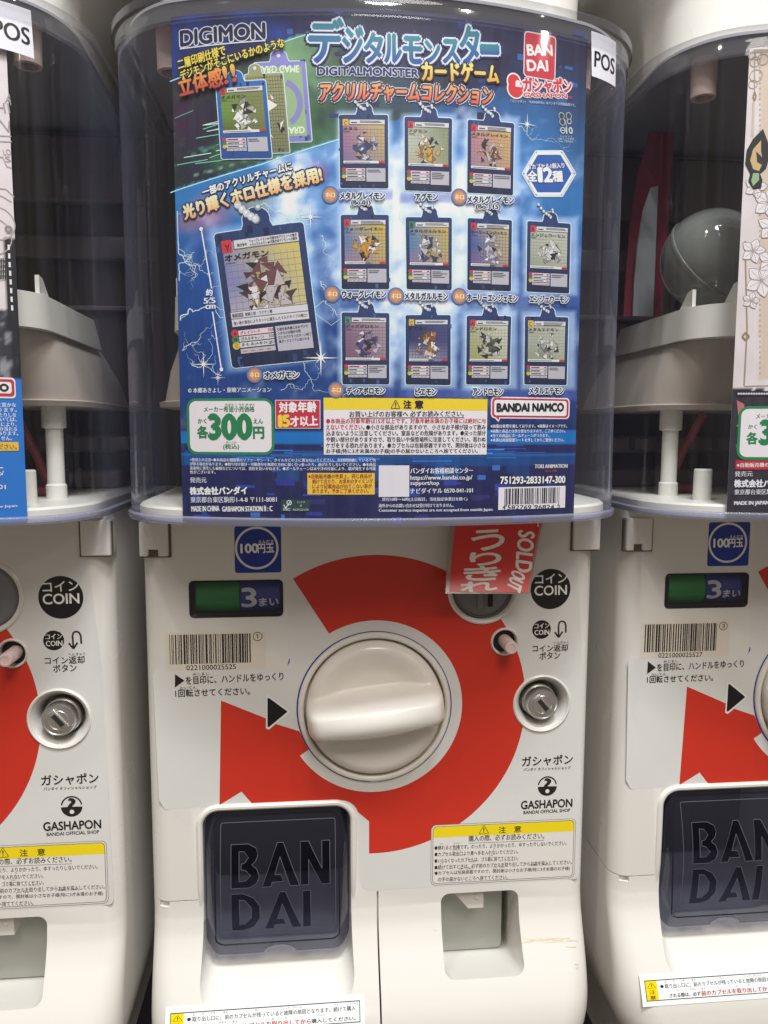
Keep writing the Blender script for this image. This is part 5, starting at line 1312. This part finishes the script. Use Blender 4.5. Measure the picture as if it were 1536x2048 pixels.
for i, c in enumerate(CARDS):
    P = newP(); card(P, c, i + 11, tabpos=.52); q = c[0]; tx_ = q[0][0] + (q[1][0] - q[0][0]) * .52
    chain(P, tx_ - 2, q[0][1] - 11, -21, -22, 5, .0010); chain(P, tx_ + 5, q[0][1] - 22, 1, 4, 2, .0008)
    prop(P.build('card_charm_picture', proot, M['ink'], BACK), 'printed charm with a card showing ' + ('gold', 'pale', 'violet', 'dark')[i % 4] + ' facets')
P = newP(); card(P, BIG, 3, True, lay=2, tabpos=.49)
chain(P, 510, 437, -36, -29, 5, .0024); P.disc(514, 412, .0018, '#8a94a4', 7, n=18); P.disc(514, 411, .0010, '#d4d8de', 7.3, n=14)
prop(P.build('card_charm_picture', proot, M['ink'], BACK), 'large slanted printed charm on the left of the poster')
P = newP()                                            # the three fanned layers of one charm
Q1 = ([(505, 122), (609, 118), (623, 279.5), (519, 283)], 'V', ('#8a8ac0', '#8a8ac0', '#8a8ac0'), '', '#8a8ac0')
U = card(P, Q1, 1, back=('#8886c6', '#7d7cc0'), lay=1, tabpos=.5, stats=False)
P.shape([U(.08, .93), U(.92, .93), U(.92, .07), U(.08, .07)], lin('#93b084'), 2.4)
P.disc_uv(U(.42, .52), .0125, lin('#8583bd'), 2.6, r_in=.0095, a0=-1.0, a1=1.2); P.disc_uv(U(.36, .5), .0062, lin('#a3b8a8'), 2.6)
P.text('CARD GAME', (512, 143), (597, 141), 14, '#d6e4cc', 3, .0003, flip=True); P.text('CARD', (567, 265), (608, 263), 13, '#d6e4cc', 3, .0003, flip=True)
Q2 = ([(487, 146), (564, 142), (578, 302), (500, 305)], 'V', ('#8a8a5a',) * 3, '', '#8a8a5a')
U = card(P, Q2, 2, back=('#96986c', '#77795a'), lay=3, tabpos=.28, stats=False)
for i in range(1, 14): P.line_uv([U(i / 14, .02), U(i / 14, .98)], .0002, lin('#55573c'), 4)
for i in range(1, 22): P.line_uv([U(.02, i / 22), U(.98, i / 22)], .0002, lin('#55573c'), 4.2)
R = random.Random(5)
for k in range(9):
    u = R.uniform(.45, .9); v = R.uniform(.2, .75); P.shape([U(u, v), U(u + R.uniform(.05, .25), v + R.uniform(-.05, .1)), U(u + R.uniform(-.05, .15), v + R.uniform(.05, .16))], lin(R.choice(('#1c1a16', '#e2e0d4', '#c8803a', '#e2e0d4'))), 4.5 + k * .02)
card(P, SMALL, 8, back=('#2f6ab0', '#1f4a8c'), lay=5, tabpos=.4)
prop(P.build('layered_charm_picture', proot, M['ink'], BACK), 'three fanned printed layers of one charm on green')
# price, age, caution and maker panels
P = newP(); t = P.text; G = '#1d7a4c'
P.rect(371.5, 909, 546, 796, '#1d7f4e', 2, .0052); P.rect(377, 903.5, 540.5, 801.5, '#e4dde0', 3, .0038)
t('メーカー希望小売価格', (405, 824), (507, 823.5), 11.5, G, 5, .00012); t('きぼう こ うり か かく', (448, 812), (507, 811.5), 5.5, G, 5, .00006)
t('各', (392, 876), (413, 876), 24, G, 5, .0005); t('300', (416, 877), (500, 877), 47, G, 5, .0016); t('円', (505, 877), (526, 877), 23, G, 5, .0005); t('かく', (393, 847), (410, 846.5), 10, G, 5, .00018); t('えん', (505, 847), (524, 847), 10, G, 5, .00018)
t('(税込)', (444, 900), (476, 899.5), 12, G, 5, .00014); t('ぜい こみ', (449, 887), (470, 887), 5, G, 5)
P.build('price_panel', proot, M['ink'], BACK)
P = newP(); t = P.text
P.rect(549, 857, 640, 799.5, '#d8cccf', 2); P.rect(550.5, 855.5, 638.5, 801, '#c0273f', 3)
t('対象年齢', (557, 825), (632, 824), 21, '#efe6e6', 5, .0004); t('1', (556, 853), (562, 853), 22, '#f0c840', 5, .0008); t('5', (565, 853), (578, 852.5), 22, '#f0c840', 5, .0008); t('才以上', (580, 853), (635, 851), 20, '#efe6e6', 5, .0004)
P.build('age_panel', proot, M['ink'], BACK)
P = newP(); t = P.text
P.rect(646, 910.5, 979, 797, '#26262e', 2); P.rect(647, 909.5, 978, 798, '#e3dde2', 2.5); P.rect(647, 819, 978, 798, '#e8cc2c', 3)
t('⚠', (783, 817), (801, 817), 17, K_, 5, .00012); t('注', (808, 816.5), (824, 816.5), 16, K_, 5, .0003); t('意', (831, 816.5), (848, 816.5), 16, K_, 5, .0003)
t('お買い上げのお客様へ 必ずお読みください。', (699, 834), (930, 833), 12, K_, 5, .0001); P.line([(699, 836), (931, 835)], .0003, K_, 5)
for s_, x1, y, col in (('●本商品の対象年齢は15才以上です。対象年齢未満のお子様には絶対に与', 974, 847, '#b3253a'), ('えないでください。', 729, 859.5, '#b3253a'), ('込まないように注意してください。窒息などの危険があります。●尖った部分', 974, 871.5, K_), ('や鋭い部分がありますので、取り扱いや保管場所に注意してください。思わぬ', 974, 884, K_), ('ケガをする恐れがあります。●カプセルは包装容器ですので、開封後は小さな', 974, 896, K_), ('お子様(特に3才未満のお子様)の手の届かないところへ捨ててください。', 958, 908, K_)): t(s_, (652, y), (x1, y - .5), 10.5, col, 5, .00009)
t('●小さな部品がありますので、小さなお子様が誤って飲み', (733, 859.5), (974, 859), 10.5, K_, 5, .00009)
P.build('caution_panel', proot, M['ink'], BACK)
P = newP(); t = P.text
P.rect(984.5, 836.5, 1144.5, 796, '#e6e0e4', 2, .0024); P.poly([(987, 830), (1006, 832), (1000, 844)], '#e6e0e4', 2.2); P.rect(987, 834, 1142, 798.5, '#c0273f', 3, .002); P.poly([(990, 828), (1004, 830), (1000, 840)], '#c0273f', 3.2); P.rect(991, 830.5, 1138, 802, '#ece7ea', 4, .0014)
t('BANDAI NAMCO', (997, 823), (1131, 822), 16, '#17161c', 6, .0006)
P.build('maker_panel', proot, M['ink'], BACK)
P = newP(); t = P.text
P.rect(614, 989.5, 750, 946.5, '#e2bb3c', 3)
for s_, y, x1 in (('※自動販売機の性質上、同じ商品が', 957.5, 744), ('続けて出たり、お求めのタイミング', 967.5, 746), ('により記載商品が出てこない事が', 977.5, 744), ('あります。予めご了承ください。', 987, 738)): t(s_, (616 if s_[0] == '※' else 624, y), (x1, y - .5), 9, '#9a3a22', 5, .0001)
P.build('notice_panel', proot, M['ink'], BACK)
P = newP(); P.rect(758, 994.5, 820, 931, '#d8d6dc', 3); P.build('blank_panel', proot, M['ink'], BACK)
P = newP(); t = P.text
P.rect(999.5, 1020.5, 1135.5, 972, '#e0dce2', 3); a = P.uv(1012, 1010); b = P.uv(1124, 975); R = random.Random(6); i = 0; n = 95; w_ = (b[0] - a[0]) / n
while i < n: k = R.choice((1, 1, 2, 3)); long_ = i < 3 or 46 < i < 50 or i > 92; P.shape(rrect(a[0] + i * w_, a[0] + (i + k) * w_, a[1] - (.001 if long_ else 0), b[1], 1e-5, 1), lin('#18181e'), 4); i += k + R.choice((1, 1, 2))
t('4', (1008, 1019.5), (1014, 1019.5), 8.5, K_, 5, .0001); t('582769', (1018, 1019.5), (1066, 1019), 8.5, K_, 5, .0001); t('96824', (1072, 1019), (1112, 1018.5), 8.5, K_, 5, .0001); t('2', (1118, 1018.5), (1124, 1018.5), 8.5, K_, 5, .0001)
P.build('barcode_panel', proot, M['ink'], BACK)

# --- the poster at the left edge: only its right margin is in view
def art_left(px, py):
    if py > 757: return lin('#1f6fc0')
    if px > 12 + (py - 480) * .06 - 4 and py > 478: return mixc(lin('#15151c'), lin('#3c3e46'), sst(.1, .7, fbm(px / 14, py / 40)) * sst(640, 700, py))
    if py > 620: return mixc(lin('#2a2c34'), lin('#8a8c92'), sst(0, .6, fbm(px / 20, py / 30)))
    return mixc(lin('#ded6d8'), lin('#d2c6c6'), .5 + .5 * fbm(px / 40, py / 40))
def side_poster(mx, art, label, s_edge_px, side):
    r = prop(empty('poster', (mx, -0.07, 0.13)), label, 'poster', 'posters in the hoppers')
    e = hop_pt(*s_edge_px, mx); s0, s1 = (-0.1255, e[0]) if side > 0 else (e[0], 0.1255)
    me = poster_grid(s0, s1, Z0, Z1, art, mx, .0016); link_mesh('printed_sheet', me, M['ink'], r, True, 60, BACK)
    bm = bmesh.new(); g = [[bm.verts.new((*hop(s0 + (s1 - s0) * i / 40, POFF - 0.0006), z)) for i in range(41)] for z in (Z0, Z1)]
    for i in range(40): bm.faces.new((g[0][i], g[0][i + 1], g[1][i + 1], g[1][i]))
    bm_obj('sheet_back', bm, M['tray'], r, loc=BACK)
    return r
lroot = side_poster(-PITCH, art_left, 'white and blue poster with black film strip at the left edge', (35, 560), 1)
P = Print('hopper', -PITCH, POFF); t = P.text; LN = '#a8a0a0'
for s_, L, R_, h in (('A', (10, 203), (24, 208), 20), ('HI', (-8, 222), (22, 224), 20), ('N', (-6, 255), (20, 262), 22), ('LO', (8, 308), (24, 308), 12), ('S', (12, 322), (24, 322), 12)): t(s_, L, R_, h, '#9a9294', 3, 0)
for l in ([(-30, 268), (24, 270)], [(-30, 280), (25, 281)], [(-10, 310), (6, 312), (14, 330), (24, 334)], [(-30, 372), (12, 376), (30, 392)], [(-30, 388), (4, 390), (24, 402)]): P.line(l, .0006, LN, 3)
for x, y, r_ in ((-4, 445, .014), (-16, 470, .016), (16, 462, .0016)): P.disc(x, y, r_ * .6, LN, 3, r_in=r_ * .6 - .0006)
P.disc(18, 457, .002, '#8a8284', 3.4, r_in=.0008)
for i in range(8): y = 488 + i * 17.4; x = 16 + i * 1.0; P.rect(x, y + 10, x + 4, y, '#e0dcd8', 4)
for i in range(5): P.line([(-30, 520 + i * 10), (10, 517 + i * 10)], .0009, '#ded8d8', 4)
for i in range(6): P.line([(-8 + i * 3.6, 515), (-7 + i * 3.6, 558)], .0006, '#1c1c20', 4 if i % 2 else 4.5)
P.rect(-60, 795, 31, 755, '#e0d8da', 4, .002); P.rect(-60, 791.5, 28.5, 758.5, '#b8303c', 4.5, .0018); P.rect(-60, 785, 23, 764, '#e6e0e2', 5, .0012); t('O', (0, 782), (17, 782), 14, '#17161c', 6, .0006)
for s_, x0, x1, y in (('に置かな', -6, 33, 814), ('ります。', -4, 34, 824), ('たりしな', -2, 33, 834), ('いては、', 0, 34, 843), ('により、', 2, 34, 853), ('の当たる', -2, 35, 862), ('あります。', -4, 37, 871), ('せん。', 2, 24, 881)): t(s_, (x0, y), (x1, y), 8.5, '#d4dcea', 5, .0001)
P.rect(-40, 902, 37.5, 884, '#dcb43c', 4); t('ださい。', (-4, 899), (34, 899), 11, '#8a4a1c', 5, .0001)
P.line([(-20, 936), (6, 936)], .0005, '#d4dcea', 5); t('p/', (-2, 954), (7, 954), 12, '#dce2ec', 5, .0001); t('01', (-3, 979), (11, 979), 9, '#dce2ec', 5, .0001); t('outside Japan.', (-30, 1019), (37, 1016), 7, '#d4dcea', 5, .0001)
P.build('lettering', lroot, M['ink'], BACK)

# --- the poster at the right edge: its left margin with ornamental frame and flowers
def art_right(px, py):
    if py > 785: return mixc(lin('#23222c'), lin('#34303c'), .5 + .5 * fbm(px / 20, py / 30))
    c = mixc(lin('#dcd4d6'), lin('#cfc4c2'), .5 + .5 * fbm(px / 30, py / 50))
    if px > 1519 and 100 < py < 760: c = mixc(c, lin('#c9b49c'), .75)
    if px < 1530 and py > 780 - 18 * abs(sin(px / 5.0)) * .3: c = lin('#23222c')
    return c
rroot = side_poster(PITCH, art_right, 'cream poster with flower line drawing at the right edge', (1478, 560), -1)
P = Print('hopper', PITCH, POFF); t = P.text; BR = '#a8957e'
P.line([(1511, 96), (1511, 178)], .0006, BR, 3); P.line([(1509, 96), (1560, 95)], .0005, BR, 3.3); P.line([(1505, 100), (1560, 99)], .0004, BR, 3.5); P.line([(1509, 200), (1507, 270)], .0012, '#c2b4a2', 3); P.line([(1511, 180), (1508, 190), (1511, 198), (1514, 190), (1511, 180)], .0008, '#8f7a64', 3)
for x, y, r_ in ((1512, 120, .0028), (1518, 108, .0022), (1506, 108, .002), (1514, 148, .0034), (1508, 165, .0024), (1528, 115, .003)): P.disc(x, y, r_, BR, 3, r_in=r_ - .0004)
P.line([(1492, 480), (1496, 660), (1490, 770)], .0008, '#9a8870', 3); P.line([(1490, 772), (1560, 770)], .0005, BR, 3); P.line([(1486, 672), (1493, 680), (1500, 672), (1493, 664), (1486, 672)], .0010, '#8f7a64', 3.5)
for k in range(60): P.disc(1522, 120 + k * 10.6, .0004, '#b09a82', 3, n=8)
def flower(cx, cy, s_, seed):
    R = random.Random(seed)
    for k in range(5):
        a = k * 1.2566 + R.uniform(-.2, .2); ax, ay = cos(a), sin(a); pts = []
        for i in range(17):
            u = i / 16; wv = sin(pi * u) * .34; pts.append((cx + s_ * (ax * u - ay * wv), cy + s_ * (ay * u + ax * wv)))
        for i in range(16, -1, -1):
            u = i / 16; wv = -sin(pi * u) * .34; pts.append((cx + s_ * (ax * u - ay * wv), cy + s_ * (ay * u + ax * wv)))
        P.poly(pts[:-1], '#e2dcde', 3.2 + k * .1); P.line(pts, .00035, '#9a908e', 3.8); P.line([(cx, cy), (cx + s_ * .8 * ax, cy + s_ * .8 * ay)], .00025, '#b0a6a2', 4.2)
for i, (x, y, s_) in enumerate(((1516, 402, 34), (1490, 372, 24), (1522, 452, 30), (1484, 500, 26), (1522, 520, 30), (1500, 560, 34), (1540, 480, 30), (1480, 600, 18))): flower(x + 24, y, s_, i)
# plain scrolled ornament in black, gold and green
for pts, col, l in (([(1528, 255), (1508, 275), (1495, 298), (1492, 325), (1502, 345), (1498, 362), (1508, 377), (1524, 375), (1527, 358), (1522, 345), (1534, 335), (1545, 300)], '#1d1b1f', 5), ([(1524, 278), (1508, 296), (1502, 318), (1508, 336), (1520, 340), (1528, 322), (1524, 300)], '#c2a878', 5.3), ([(1508, 344), (1520, 344), (1520, 358), (1508, 370), (1504, 360)], '#8fae80', 5.3), ([(1514, 300), (1526, 312), (1530, 330), (1516, 322)], '#2a2428', 5.6)): P.poly(pts, col, l)
for i in range(12): P.disc(1479 + i * 5.2, 787, .0016, '#23222c', 4, n=14); P.disc(1479 + i * 5.2, 787, .0006, '#d8d0d2', 4.4, n=10)
P.poly([(1475, 800), (1490, 808), (1492, 835), (1478, 830)], '#b46a72', 4.2); P.poly([(1474, 852), (1500, 828), (1520, 820), (1524, 836), (1490, 862)], '#8a8a48', 4.4); P.poly([(1473, 890), (1500, 868), (1512, 880), (1476, 910)], '#4c6a4a', 4.3)
P.rect(1474, 920, 1570, 812, '#1d7f4e', 5, .0052); P.rect(1480, 914, 1570, 817.5, '#e4dde0', 5.5, .0038)
t('メーカー希望小売価格', (1514, 838), (1614, 838), 11.5, G, 6, .00012); t('かく', (1498, 858), (1515, 858), 9, G, 6, .00018); t('各', (1495, 889), (1517, 888), 24, G, 6, .0005); t('300', (1522, 888), (1606, 888), 46, G, 6, .0016)
P.rect(1472, 939, 1600, 922, '#b3263a', 5); t('※自動販売機の性質上', (1475, 935), (1570, 934), 9, '#e9dfe0', 6, .0001)
t('発売元', (1471, 954), (1507, 953), 11, '#d6d4dc', 6, .0001); t('株式会社バンダイ', (1470, 975), (1585, 974), 15, '#e0dee6', 6, .0004); t('東京都台東区駒形1-4-8', (1470, 990), (1580, 989), 11, '#d6d4dc', 6, .0001); t('MADE IN JAPAN', (1470, 1013), (1540, 1012), 10, '#e0dee6', 6, .0003)
P.build('lettering', rroot, M['ink'], BACK)
